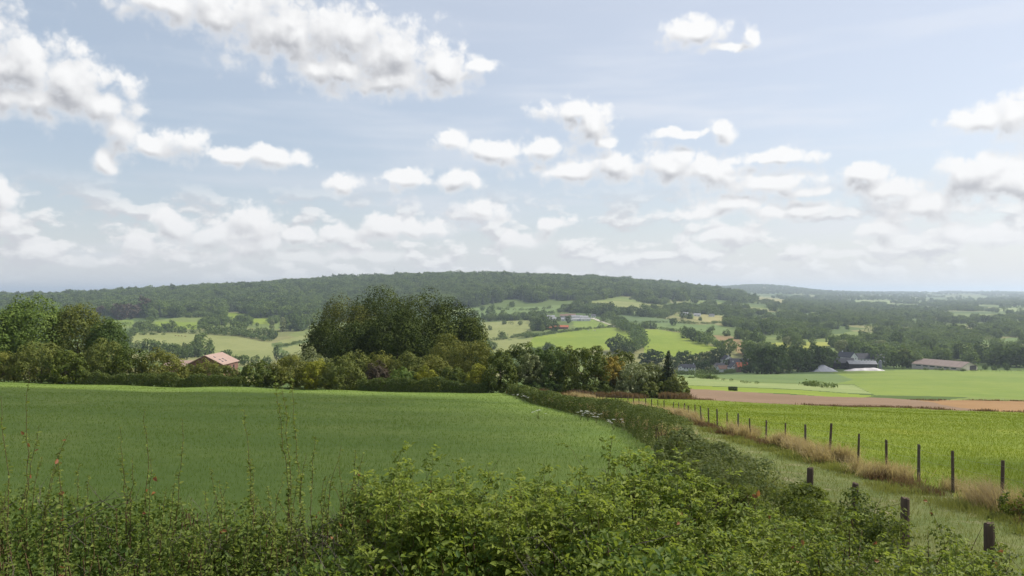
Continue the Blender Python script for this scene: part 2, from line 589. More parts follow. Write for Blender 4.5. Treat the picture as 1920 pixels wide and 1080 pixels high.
FAR = [
    ('pasture', 'narrow bright green strip beyond the pinkish brown field', 'bright', 150, 520, [(1270, 722), (1400, 727), (1500, 731), (1640, 742), (1600, 748), (1480, 738), (1290, 731), (1270, 729)]),
    ('pasture', 'pale green strip below the row of small round bushes', 'pale', 200, 640, [(1262, 707), (1340, 709), (1420, 717), (1500, 720), (1600, 722), (1640, 741), (1500, 730), (1400, 726), (1262, 721)]),
    ('pasture', 'shade toned green field under the white village houses', 'mid', 300, 720, [(1262, 699), (1330, 699), (1400, 694), (1480, 696), (1560, 698), (1600, 712), (1560, 721), (1420, 716), (1340, 708), (1262, 706)]),  # same field as the pale strip; cloud shade is put into its darker green
    ('pasture', 'broad green field in front of the long barn', 'bright2', 160, 680, [(1500, 700), (1600, 696), (1720, 693), (1990, 695), (1990, 752), (1920, 748), (1760, 743), (1640, 741), (1600, 720), (1560, 720)]),
    ('pasture', 'large bright green hillside field left of the dark hedge line', 'bright', 700, 1500, [(1002, 632), (1085, 619), (1157, 613), (1192, 632), (1196, 650), (1140, 655), (1015, 658), (985, 650)]),
    ('pasture', 'bright green hillside field right of the dark hedge line', 'bright', 700, 1500, [(1197, 617), (1240, 619), (1280, 625), (1315, 643), (1349, 653), (1310, 664), (1260, 672), (1207, 670), (1205, 640)]),
    ('pasture', 'dull olive corner field at the foot of the hillside', 'olive', 700, 1500, [(925, 641), (1002, 632), (985, 650), (1015, 658), (925, 660)]),
    ('pasture', 'grey green strip field above the bright hillside fields', 'mid', 900, 1800, [(1158, 607), (1240, 605), (1335, 612), (1290, 622), (1240, 618), (1195, 614)]),
    ('pasture', 'dark green hillside field right of the village lane', 'mid2', 1000, 2200, [(1140, 597), (1170, 589), (1250, 598), (1290, 607), (1240, 605), (1158, 606)]),
    ('pasture', 'small light green paddock below the hill village', 'bright2', 900, 2200, [(1072, 600), (1110, 599), (1150, 612), (1085, 618), (1075, 610)]),
    ('pasture', 'yellowish pasture with scattered round trees', 'olive', 900, 2200, [(900, 604), (995, 600), (999, 617), (1000, 631), (925, 641), (900, 632)]),
    ('pasture', 'green pasture on the upper slope below the wood', 'mid', 1100, 2400, [(880, 577), (950, 577), (1067, 572), (1040, 588), (960, 596), (895, 599)]),
    ('pasture', 'long light strip of pasture along the lower edge of the wood', 'olive', 1300, 2600, [(1105, 566), (1170, 565), (1278, 575), (1258, 581), (1172, 576), (1110, 573)]),
    ('pasture', 'thin pale clearing inside the dark wood', 'pale', 1500, 3000, [(1200, 551), (1244, 552), (1236, 559), (1200, 557)]),
    ('pasture', 'long yellowish field on the valley slope', 'straw', 1000, 2300, [(1300, 589), (1409, 595), (1489, 600), (1487, 609), (1409, 603), (1334, 605), (1300, 598)]),
    ('heath', 'reddish brown heath patch above the dark copse', 'heath', 700, 1500, [(1334, 629), (1371, 630), (1412, 649), (1394, 668), (1352, 641)]),
    ('pasture', 'yellow green meadow strip behind the dark copse', 'lime', 700, 1500, [(1414, 645), (1472, 642), (1568, 641), (1562, 649), (1482, 660), (1420, 657)]),
    ('pasture', 'mid green triangular field on the valley slope', 'mid', 900, 1900, [(1290, 611), (1337, 607), (1372, 620), (1345, 627), (1312, 624)]),
    ('pasture', 'pale far meadow below the distant blue hill', 'straw', 1800, 6000, [(1385, 557), (1410, 555), (1482, 563), (1465, 569), (1427, 566)]),
    ('pasture', 'small pale far field among distant trees', 'pale', 1800, 6000, [(1601, 563), (1672, 564), (1669, 570), (1603, 570)]),
    ('pasture', 'thin pale far field beside distant trees', 'pale', 1800, 6000, [(1661, 571), (1722, 572), (1722, 576), (1661, 576)]),
    ('pasture', 'plain green meadow above the trees at the right edge', 'mid', 800, 1700, [(1822, 637), (1990, 629), (1990, 642), (1832, 647)]),
    ('pasture', 'far light green field at the right edge', 'pale', 1500, 5000, [(1832, 577), (1990, 579), (1990, 585), (1843, 583)]),
    ('pasture', 'broad pale olive field behind the brick house', 'olive', 700, 1700, [(250, 624), (330, 625), (440, 630), (508, 642), (514, 655), (510, 676), (430, 674), (330, 660), (240, 650)]),
    ('pasture', 'pale olive wedge beside the big dark trees', 'olive', 700, 1700, [(519, 640), (590, 624), (590, 635), (543, 645)]),
    ('pasture', 'lower pale olive wedge under a thin hedge line', 'olive', 700, 1700, [(527, 653), (590, 639), (590, 660), (548, 664)]),
    ('pasture', 'small bright green field on the left hillside', 'bright', 1000, 2200, [(290, 603), (372, 604), (370, 618), (290, 618)]),
    ('pasture', 'sliver of green field below the dark copper trees', 'bright2', 1000, 2200, [(205, 600), (250, 600), (248, 612), (207, 612)]),
    ('pasture', 'bright clearing at the foot of the hill wood', 'bright', 1100, 2400, [(420, 586), (470, 588), (466, 598), (420, 598)]),
    ('pasture', 'bright green clearing beside the pale poplars', 'bright', 1100, 2400, [(472, 598), (507, 596), (504, 609), (474, 607)]),
    ('village_lane', 'pale lane dropping from the hill village', 'lane', 900, 2200, [(1108, 596), (1113, 596), (1152, 611), (1160, 614), (1153, 613), (1130, 605)]),
]
def land_mat():
    """open country: a patchwork of small fields"""
    m, N = new_mat('ground_mat')
    p = N.n('ShaderNodeNewGeometry').outputs['Position']
    vo = N.n('ShaderNodeTexVoronoi', feature='F1', voronoi_dimensions='2D')
    vo.inputs['Scale'].default_value = 1 / 170.0
    N.put(vo.inputs['Vector'], N.v('MULTIPLY_ADD', N.noise(p, .004, 2, .5, 'Color'), (60, 60, 0), p))
    sp = N.n('ShaderNodeSeparateColor')
    N.put(sp.inputs[0], vo.outputs['Color'])
    c = N.mix(N.ramp(sp.outputs[0], .2, .8), rgb((.075, .11, .034)), rgb((.165, .20, .06)))
    c = N.mix(N.ramp(sp.outputs[1], .72, .8), c, rgb((.21, .20, .085)))
    c = N.mix(N.ramp(N.noise(p, .06, 5, .6), .3, .7, 0, .45), c, rgb((.07, .10, .03)))
    pr = N.n('ShaderNodeBsdfPrincipled')
    N.put(pr.inputs['Base Color'], c)
    pr.inputs['Roughness'].default_value = .95
    pr.inputs['Specular IOR Level'].default_value = .05
    finish(N, pr.outputs[0])
    return m


MATS = {
    'ground': land_mat(),
    'meadow': field_mat('meadow_mat', (.100, .152, .030), (.138, .188, .040), .03, .9, (1.35, 13.0, .22), c3=(.16, .20, .05)),
    'path': field_mat('path_mat', (.095, .125, .034), (.135, .148, .050), .35, 2.2, c3=(.25, .21, .13)),
    'crop': field_mat('crop_mat', (.105, .148, .014), (.150, .188, .020), .05, .8, (1.45, 6.5, .2), c3=(.18, .20, .022)),
    'soil': field_mat('soil_mat', (.170, .112, .070), (.210, .142, .090), .05, .9, (.9, 2.6, .2)),
    'stubble': field_mat('stubble_mat', (.225, .130, .055), (.275, .165, .075), .04, .8, (1.0, 3.0, .2)),
    'bright': field_mat('pasture_bright', (.140, .195, .022), (.190, .235, .032), .012, .12, (1.3, 9, .10)),
    'bright2': field_mat('pasture_green', (.120, .175, .030), (.17, .215, .042), .014, .12, (.3, 7, .10)),
    'mid': field_mat('pasture_mid', (.095, .145, .045), (.13, .175, .055), .012, .1, (.8, 9, .10)),
    'mid2': field_mat('pasture_maize', (.080, .120, .045), (.105, .145, .052), .012, .15, (.2, 6, .2)),
    'pale': field_mat('pasture_pale', (.165, .215, .070), (.22, .255, .095), .012, .1, (.6, 8, .10)),
    'olive': field_mat('pasture_olive', (.165, .185, .058), (.215, .225, .082), .010, .1, (1.1, 10, .10)),
    'straw': field_mat('pasture_straw', (.20, .19, .07), (.26, .235, .10), .010, .1),
    'lime': field_mat('pasture_lime', (.20, .22, .035), (.25, .26, .05), .02, .1),
    'heath': field_mat('heath_mat', (.24, .15, .075), (.17, .14, .06), .03, .2),
    'lane': field_mat('lane_mat', (.36, .33, .28), (.44, .40, .34), .1, .5),
}


def build_terrain():
    azs = np.r_[np.arange(-180, -42, 3.0), np.arange(-42, -36, .5), np.arange(-36, 36.001, .14), np.arange(36.5, 42, .5), np.arange(42, 180.1, 3.0)]
    azs[-1] = 180
    rs = np.r_[np.geomspace(.8, 90, 90), np.geomspace(91.5, 3300, 285), np.geomspace(3400, 26000, 60)]
    A, Rr = np.meshgrid(np.radians(azs), rs)
    # keep rows at equal distance in front (d = Y) so fields run across the picture cleanly
    sec = 1 / np.cos(np.clip(A, -AZMAX, AZMAX))
    Rr = Rr * sec
    X = (Rr * np.sin(A)).ravel()
    Y = (Rr * np.cos(A)).ravel()
    Z = height(X, Y)
    global ZMIN, ZMAX
    ZMIN, ZMAX = float(Z.min()), float(Z.max())
    print('LAND', ZMIN, ZMAX)
    nr, nc = A.shape
    V = np.c_[X, Y, Z]
    idx = np.arange(nr * nc).reshape(nr, nc)
    Fq = np.stack([idx[:-1, :-1], idx[:-1, 1:], idx[1:, 1:], idx[1:, :-1]], -1).reshape(-1, 4)
    # disc under the feet
    c = V[Fq].mean(1)
    cx, cy, cz = c.T
    own = np.full(len(Fq), -1)
    for i, (_, _, _, poly) in enumerate(NEAR):
        own[in_poly(cx, cy, poly)] = i
    front = cy > 5
    px = np.where(front, CX + F * cx / np.maximum(cy, 1), -9999)
    py = np.where(front, HY - F * cz / np.maximum(cy, 1), -9999)
    for j, (_, _, _, d0, d1, poly) in enumerate(FAR):
        k = (cy > d0) & (cy < d1) & (own < 0)
        k[k] = in_poly(px[k], py[k], poly)
        own[k] = len(NEAR) + j
    names = [('ground', 'rough green valley land between fields, woods and hedges', 'ground')] + [(a, b, m) for a, b, m, _ in NEAR] + [(a, b, m) for a, b, m, _, _, _ in FAR]
    for i, (nm, lb, mk) in enumerate(names):
        fs = Fq[own == i - 1]
        if not len(fs):
            print('EMPTY FIELD', nm, lb)
            continue
        u, inv = np.unique(fs, return_inverse=True)
        me = npmesh(nm, V[u], inv.reshape(-1, 4), smooth=True)
        o = link(nm, me, None, MATS[mk])
        tag(o, lb, 'field' if nm not in ('ground', 'field_path', 'village_lane') else nm.split('_')[-1], None, 'structure')


build_terrain()

# ------------------------------------------------------------------ foliage builders
def leaf_quads(pos, nrm, size, rng, aspect=.62, fold=.12, up=None, jitter=.6, shaped=False):
    """one leaf per point: a diamond (or, shaped, a six sided leaf folded along its midrib)"""
    n = len(pos)
    size = np.broadcast_to(np.asarray(size, float), (n,))[:, None]
    nn = unit(nrm + rng.normal(0, jitter, (n, 3)))
    t = rng.normal(0, 1, (n, 3)) if up is None else up + rng.normal(0, .5, (n, 3))
    t = unit(t - nn * (t * nn).sum(1, keepdims=True))
    b = np.cross(nn, t)
    if not shaped:
        V = np.stack([pos - t * size * .5, pos + b * size * aspect * .5 - nn * size * fold, pos + t * size * .5, pos - b * size * aspect * .5 - nn * size * fold], 1)
        Fc = np.arange(n * 4).reshape(n, 4)
        return V.reshape(-1, 3), Fc, 4
    w = size * aspect * .5
    B = pos
    T = pos + t * size - nn * size * .18
    L1 = pos + t * size * .33 + b * w + nn * size * fold
    L2 = pos + t * size * .72 + b * w * .75 + nn * size * fold * .6
    R1 = pos + t * size * .33 - b * w + nn * size * fold
    R2 = pos + t * size * .72 - b * w * .75 + nn * size * fold * .6
    V = np.stack([B, L1, L2, T, R2, R1], 1).reshape(-1, 3)
    i = np.arange(n)[:, None] * 6
    Fc = np.concatenate([i + np.array([[0, 3, 2, 1]]), i + np.array([[0, 5, 4, 3]])], 1).reshape(-1, 4)
    return V, Fc, 6


def crown_points(lobes, n, rng, clump=.32, shell=.35, keep_low=.75):
    """points and outward directions of leaves: lobes (x,y,z,rx,ry,rz) carry clumps, clumps carry leaves"""
    lobes = np.array(lobes, float)
    area = (lobes[:, 3] * lobes[:, 5]) ** 1.0
    cl = []
    K = 26
    for L, a in zip(lobes, area):
        k = max(5, int(K * len(lobes) * a / area.sum()))
        v = unit(rng.normal(0, 1, (k, 3)))
        v = v[(v[:, 2] > -keep_low)]
        c = L[:3] + v * L[3:] * rng.uniform(.72, 1.02, (len(v), 1))
        r = clump * L[3:].mean() * rng.uniform(.7, 1.35, len(v))
        cl.append(np.c_[c, r, v])
    cl = np.concatenate(cl)
    # drop clumps buried deep inside another lobe
    bur = np.zeros(len(cl), bool)
    for L in lobes:
        bur |= ((((cl[:, :3] - L[:3]) / L[3:]) ** 2).sum(1) < .36)
    if (~bur).sum() > 8:
        cl = cl[~bur]
    w = cl[:, 3] ** 2
    i = rng.choice(len(cl), n, p=w / w.sum())
    v = unit(rng.normal(0, 1, (n, 3)) + cl[i, 4:] * .75)
    p = cl[i, :3] + v * cl[i, 3:4] * (1 - shell * rng.random((n, 1)) ** 2)
    tint = np.clip(.5 + (rng.random(len(cl))[i] - .5) * .55 + rng.normal(0, .16, n), 0, 1)
    return p, unit(v + np.array([0, 0, .25])), tint


def crown_mesh(name, lobes, n, leaf, seed, clump=.32, aspect=.7, jitter=.55, shell=.35, keep_low=.75):
    rng = np.random.default_rng(seed)
    p, v, t = crown_points(lobes, n, rng, clump, shell, keep_low)
    V, Fc, k = leaf_quads(p, v, leaf * rng.uniform(.7, 1.3, n), rng, aspect, .1, jitter=jitter)
    return npmesh(name, V, Fc, np.repeat(t, k))


def tube(path, radii, sides=6):
    """tapered tube along a path -> verts, quads"""
    path = np.array(path, float)
    k = len(path)
    tan = unit(np.gradient(path, axis=0))
    ref = np.array([.31, .95, .05])
    a = unit(np.cross(tan, ref))
    b = np.cross(tan, a)
    th = np.linspace(0, 2 * np.pi, sides, endpoint=False)
    ring = a[:, None] * np.cos(th)[None, :, None] + b[:, None] * np.sin(th)[None, :, None]
    V = (path[:, None] + ring * np.array(radii, float)[:, None, None]).reshape(-1, 3)
    i = np.arange(k - 1)[:, None] * sides + np.arange(sides)[None]
    j = np.arange(k - 1)[:, None] * sides + (np.arange(sides)[None] + 1) % sides
    return V, np.stack([i, j, j + sides, i + sides], -1).reshape(-1, 4)


def join(parts):
    Vs, Fs, o = [], [], 0
    for V, Fc in parts:
        Vs.append(V)
        Fs.append(Fc + o)
        o += len(V)
    return np.concatenate(Vs), np.concatenate(Fs)


def trunk_mesh(name, H, r, targets, seed, lean=.03):
    """tapered trunk with limbs reaching into the crown"""
    rng = np.random.default_rng(seed)
    z = np.linspace(-.4, H, 7)
    path = np.c_[np.cumsum(rng.normal(0, lean, 7)) * H * .12, np.cumsum(rng.normal(0, lean, 7)) * H * .12, z]
    parts = [tube(path, r * np.linspace(1.15, .35, 7) * np.r_[1.25, np.ones(6)], 8)]
    for T in targets:
        T = np.array(T[:3], float)
        s = path[2] * .5 + path[3] * .5
        s = path[int(rng.integers(2, 5))]
        m = (s + T) / 2 + rng.normal(0, .05, 3) * H
        m[2] += .05 * H
        parts.append(tube([s, m, T], [r * .5, r * .32, r * .1], 5))
    V, Fc = join(parts)
    return npmesh(name, V, Fc, smooth=True)


def lobes_round(rng, w, h, z0, k=7):
    """lobes of a broad crown: width w, height h, lower rim at z0"""
    L = [(0, 0, z0 + h * .52, w * .36, w * .36, h * .45)]
    for i in range(k):
        a = i * 2.4 + rng.uniform(-.4, .4)
        zz = rng.uniform(.22, .78)
        rr = w * .5 * math.sqrt(max(.05, 1 - ((zz - .42) / .62) ** 2)) * .62
        s = rng.uniform(.24, .33) * w
        L.append((math.cos(a) * rr, math.sin(a) * rr, z0 + h * zz, s, s, s * rng.uniform(.75, 1.0) * min(1.25, h / w + .2)))
    return L


def lobes_dome(rng, w, h, z0):
    """lobes of a full, smoothly domed crown"""
    L = [(0, 0, z0 + h * .47, w * .43, w * .43, h * .50)]
    for i in range(20):
        a = i * 2.399 + rng.uniform(-.3, .3)
        u = -.55 + 1.5 * (i + .5) / 20
        c = math.sqrt(max(.02, 1 - u * u)) if abs(u) < 1 else .15
        s = rng.uniform(.13, .19) * w
        L.append((math.cos(a) * w * .40 * c, math.sin(a) * w * .40 * c, z0 + h * .47 + min(u, .95) * h * .44, s, s, s * .8))
    return L


BARK = plain_mat('bark', (.10, .075, .055), (.055, .042, .032), 2.0, .95, .1, .5, (1, 1, .25))
LEAF = {
    'oak': leaf_mat('leaf_oak', (.025, .041, .008), (.076, .092, .015), .2, .7, .1),
    'dark': leaf_mat('leaf_dark', (.034, .056, .017), (.072, .100, .028), .28, .8, .05),
    'olive': leaf_mat('leaf_olive', (.050, .066, .015), (.105, .115, .027), .25, .7, .1),
    'gold': leaf_mat('leaf_gold', (.062, .076, .016), (.130, .130, .027), .25, .7, .1),
    'yellow': leaf_mat('leaf_yellow', (.095, .110, .016), (.185, .185, .022), .3, .7, .1),
    'light': leaf_mat('leaf_light', (.050, .086, .018), (.110, .145, .032), .25, .7, .1),
    'orange': leaf_mat('leaf_orange', (.075, .080, .018), (.20, .145, .022), .25, .7, .1),
    'copper': leaf_mat('leaf_copper', (.036, .028, .020), (.066, .052, .034), .2, .7, .1),
    'spruce': leaf_mat('leaf_spruce', (.018, .032, .014), (.038, .056, .022), .12),
    'wood': leaf_mat('leaf_wood', (.050, .080, .024), (.105, .138, .040), .28, .8, .05, objvar=.8),
    'clump': leaf_mat('leaf_clump', (.017, .029, .006), (.060, .074, .013), .12, .75, .06),
    'clump_dark': leaf_mat('leaf_clump_dark', (.015, .026, .006), (.048, .062, .012), .12, .75, .06),
    'clump_olive': leaf_mat('leaf_clump_olive', (.032, .042, .009), (.088, .090, .018), .12, .75, .06),
    'hedge': leaf_mat('leaf_hedge', (.036, .056, .015), (.090, .108, .027), .25, .7, .1),
    'willow': leaf_mat('leaf_willow', (.085, .105, .040), (.140, .155, .062)),
}


# ---- distant trees: a few meshes, unit height, shared by many individuals
def unit_tree(kind, seed, n):
    rng = np.random.default_rng(seed)
    if kind == 'round':
        L = lobes_round(rng, .85, .93, .06, 7)
        p, v, t = crown_points(L, n, rng, .42, .2, .95)
        V, Fc, k = leaf_quads(p, v, .125 * rng.uniform(.7, 1.3, n), rng, .85, .08, jitter=.32)
        th = .16
    elif kind == 'tall':
        L = [(rng.normal(0, .03), rng.normal(0, .03), .25 + .14 * i, .17 - .018 * abs(i - 1.5), .17 - .018 * abs(i - 1.5), .16) for i in range(5)]
        p, v, t = crown_points(L, n, rng, .45, .3, .9)
        V, Fc, k = leaf_quads(p, v, .085 * rng.uniform(.7, 1.3, n), rng, .8, .08, jitter=.32)
        th = .1
    elif kind == 'conifer':
        h = .06 + (1 - np.sqrt(rng.random(n))) * .94
        a = rng.uniform(0, 6.2832, n)
        tier = .75 + .25 * np.cos(h * 60)
        r = (1.02 - h) * .24 * tier * np.sqrt(rng.uniform(.5, 1, n))
        p = np.c_[np.cos(a) * r, np.sin(a) * r, h]
        v = np.c_[np.cos(a), np.sin(a), np.full(n, .35)]
        t = np.clip(rng.normal(.5, .2, n), 0, 1)
        V, Fc, k = leaf_quads(p, v, .06 * rng.uniform(.7, 1.3, n) * (1.25 - h * .6), rng, .5, .1, jitter=.35)
        th = .08
    else:
        L = lobes_round(rng, 1.5, .95, .0, 5)
        p, v, t = crown_points(L, n, rng, .4, .3, .4)
        V, Fc, k = leaf_quads(p, v, .13 * rng.uniform(.7, 1.3, n), rng, .8, .1, jitter=.5)
        th = .02
    T, TF = tube([(0, 0, -.05), (0, 0, th), (.01, 0, th + .3)], [.03, .022, .012], 5)
    return npmesh('crown', V, Fc, np.repeat(t, k)), npmesh('trunk', T, TF, smooth=True)


_cm = {}


def crown_copy(kind, var, leaf):
    """crown mesh of a kind with its own leaf colour, shared by all that use it"""
    key = (kind, var, leaf)
    if key not in _cm:
        m = UNIT[kind][var][0].copy()
        m.materials.append(LEAF[leaf])
        _cm[key] = m
    return _cm[key]


# ---- woods that read as one mass: real trees instanced on points
def wood(name, label, pts, hts, protos, weights, seed):
    rng = np.random.default_rng(seed)
    me = bpy.data.meshes.new(name)
    me.vertices.add(len(pts))
    me.vertices.foreach_set('co', np.ascontiguousarray(pts, np.float32).ravel())
    n = len(pts)
    sc = np.c_[hts * rng.uniform(.85, 1.2, n), hts * rng.uniform(.85, 1.2, n), hts]
    for nm, ty, dat in (('scl', 'FLOAT_VECTOR', sc), ('rot', 'FLOAT', rng.uniform(0, 6.28, n)), ('pick', 'INT', rng.choice(len(protos), n, p=weights))):
        at = me.attributes.new(nm, ty, 'POINT')
        if ty == 'FLOAT_VECTOR':
            at.data.foreach_set('vector', np.ascontiguousarray(dat, np.float32).ravel())
        elif ty == 'FLOAT':
            at.data.foreach_set('value', dat.astype(np.float32))
        else:
            at.data.foreach_set('value', dat.astype(np.int32))
    o = link(name, me)
    tag(o, label, 'wood', None, 'stuff')
    ng = bpy.data.node_groups.new(name + '_nodes', 'GeometryNodeTree')
    ng.interface.new_socket('Geometry', in_out='INPUT', socket_type='NodeSocketGeometry')
    ng.interface.new_socket('Geometry', in_out='OUTPUT', socket_type='NodeSocketGeometry')
    gi, go = ng.nodes.new('NodeGroupInput'), ng.nodes.new('NodeGroupOutput')
    iop = ng.nodes.new('GeometryNodeInstanceOnPoints')
    cur = None
    jn = ng.nodes.new('GeometryNodeGeometryToInstance')
    for po in protos[::-1]:
        oi = ng.nodes.new('GeometryNodeObjectInfo')
        oi.inputs['Object'].default_value = po
        oi.inputs['As Instance'].default_value = True
        ng.links.new(oi.outputs['Geometry'], jn.inputs[0])
    def attr(nm, ty):
        a = ng.nodes.new('GeometryNodeInputNamedAttribute')
        a.data_type = ty
        a.inputs[0].default_value = nm
        return next(s for s in a.outputs if s.enabled)
    cx = ng.nodes.new('ShaderNodeCombineXYZ')
    ng.links.new(attr('rot', 'FLOAT'), cx.inputs[2])
    ng.links.new(gi.outputs[0], iop.inputs['Points'])
    ng.links.new(jn.outputs[0], iop.inputs['Instance'])
    iop.inputs['Pick Instance'].default_value = True
    ng.links.new(attr('pick', 'INT'), iop.inputs['Instance Index'])
    ng.links.new(cx.outputs[0], iop.inputs['Rotation'])
    ng.links.new(attr('scl', 'FLOAT_VECTOR'), iop.inputs['Scale'])
    ng.links.new(iop.outputs[0], go.inputs[0])
    md = o.modifiers.new('trees', 'NODES')
    md.node_group = ng
    return o


UNIT = {}
for _k, _m, _q in (('round', 520, 4), ('tall', 380, 2), ('conifer', 420, 2), ('bush', 260, 3)):
    UNIT[_k] = [unit_tree(_k, 100 + 7 * _i + len(_k), _m) for _i in range(_q)]


def proto(kind, var, leaf):
    """a tree crown used only as an instance source (not placed in the scene itself)"""
    return bpy.data.objects.new('wood_tree', crown_copy(kind, var, leaf))


def px_of(X, Y, Z):
    return CX + F * X / Y, HY - F * Z / Y


def scatter(d0, d1, p0, p1, spacing, seed):
    """jittered points over a sector of the land: distances d0-d1, photo columns p0-p1"""
    rng = np.random.default_rng(seed)
    a = (p1 - p0) / F
    n = int(a * (d1 * d1 - d0 * d0) / 2 / spacing ** 2)
    d = np.sqrt(rng.uniform(d0 * d0, d1 * d1, n))
    X = rng.uniform((p0 - CX) / F, (p1 - CX) / F, n) * d
    Z = height(X, d)
    return np.c_[X, d, Z]


def in_fields(P, margin=0):
    px, py = px_of(*P.T)
    m = np.zeros(len(P), bool)
    for (_, _, _, d0, d1, poly) in FAR:
        m |= (P[:, 1] > d0) & (P[:, 1] < d1) & in_poly(px, py, poly)
    for (_, _, _, poly) in NEAR:
        m |= in_poly(P[:, 0], P[:, 1], poly)
    return m


def build_woods():
    pr = [proto('round', 0, 'wood'), proto('round', 1, 'wood'), proto('round', 2, 'light'), proto('round', 3, 'dark'),
          proto('tall', 0, 'wood'), proto('conifer', 0, 'spruce'), proto('bush', 0, 'wood')]
    # the wooded ridge
    P = scatter(1450, 3500, -700, 1480, 10.5, 1)
    px, py = px_of(*P.T)
    low = np.interp(px, [-260, 0, 180, 230, 290, 400, 480, 560, 620, 700, 860, 900, 960, 1040, 1100, 1190, 1260, 1340, 1400, 1480],
                    [596, 592, 597, 596, 596, 592, 600, 606, 604, 592, 580, 572, 564, 566, 560, 556, 562, 566, 566, 558])
    low = low + (vnoise(np.c_[px / 22, px * 0], 4) - .5) * 9
    keep = (py < low) & ~in_fields(P)
    P = P[keep]
    con = (vnoise(P[:, :2] / 160, 9) > .62)
    h = np.where(con, 21, 17) * RNG.uniform(.6, 1.35, len(P)) * (.75 + .5 * vnoise(P[:, :2] / 60, 2))
    for nm, lb, k, w in (('ridge_wood', 'dark broadleaved wood covering the long ridge', ~con, [.24, .22, .22, .22, .06, 0, .04]),
                         ('conifer_plantation', 'dark conifer stands within the ridge wood', con, [.08, .08, .06, .08, .1, .6, 0])):
        wood(nm, lb, P[k], h[k], pr, w, 3)
    # trees and copses of the valley floor and the plain to the right
    out, hh = [], []
    for (d0, d1, p0, p1, sp, hm, thr, seed) in ((700, 1700, -700, 1250, 11, 10, .62, 21), (1200, 2000, 860, 1500, 10, 11, .56, 22), (690, 1900, 1360, 2800, 12, 12, .53, 23),
                                              (1900, 4200, 1180, 2800, 16, 12, .56, 24), (4200, 10500, 1180, 2800, 40, 18, .56, 25)):
        P = scatter(d0, d1, p0, p1, sp, seed)
        v = .6 * vnoise(P[:, :2] / (sp * 9), seed) + .4 * vnoise(P[:, :2] / (sp * 3.2), seed + 1)
        px, py = px_of(*P.T)
        k = (v > thr) & ~in_fields(P)
        if d0 > 4000:      # the far hill is wooded
            k |= (P[:, 1] > 5600) & (P[:, 1] < 8600) & (px < 1560) & ~in_fields(P)
        # keep the farm and village yards open
        k &= ~((P[:, 1] < 760) & (px > 1360) & (py > 684))
        k &= ~in_poly(px, py, [(1030, 586), (1125, 588), (1165, 616), (1060, 622), (1020, 622)])
        P = P[k]
        out.append(P)
        hh.append(hm * RNG.uniform(.5, 1.25, len(P)))
    P, h = np.concatenate(out), np.concatenate(hh)
    wood('valley_woodland', 'copses and tree belts spread over the valley floor', P, h, pr, [.24, .22, .2, .1, .06, .03, .15], 4)


build_woods()


# ---- hedgerows between the far fields: each a line of bushes
def hedgerow(label, pts, h, seed, leaf='wood', gap=0.0):
    rng = np.random.default_rng(seed)
    G = np.array([ground_at(*p) for p in pts])
    seg = np.linalg.norm(np.diff(G[:, :2], axis=0), axis=1)
    L = np.r_[0, np.cumsum(seg)]
    n = max(3, int(L[-1] / (h * .75)))
    s = np.sort(rng.uniform(0, L[-1], n))
    x, y = np.interp(s, L, G[:, 0]), np.interp(s, L, G[:, 1])
    z = height(x, y)
    hs = h * rng.uniform(.55, 1.3, n)
    if gap:
        hs[vnoise(np.c_[s / (h * 5), s * 0], seed) < gap] *= .35
    mV, mF, mT, o = [], [], [], 0
    for i in range(n):
        k = 70
        p, v, t = crown_points([(0, 0, .5, .75, .75, .5)], k, rng, .4, .3, .4)
        V, Fc, kk = leaf_quads(p * hs[i], v, hs[i] * .26 * rng.uniform(.7, 1.3, k), rng, .8, .1, jitter=.5)
        mV.append(V + np.array([x[i], y[i], z[i] - .1]))
        mF.append(Fc + o)
        mT.append(np.repeat(t, kk))
        o += len(V)
    ob = link('field_hedge', npmesh('field_hedge', np.concatenate(mV), np.concatenate(mF), np.concatenate(mT)), None, LEAF[leaf])
    tag(ob, label, 'hedge', 'hedgerows between the hillside fields')


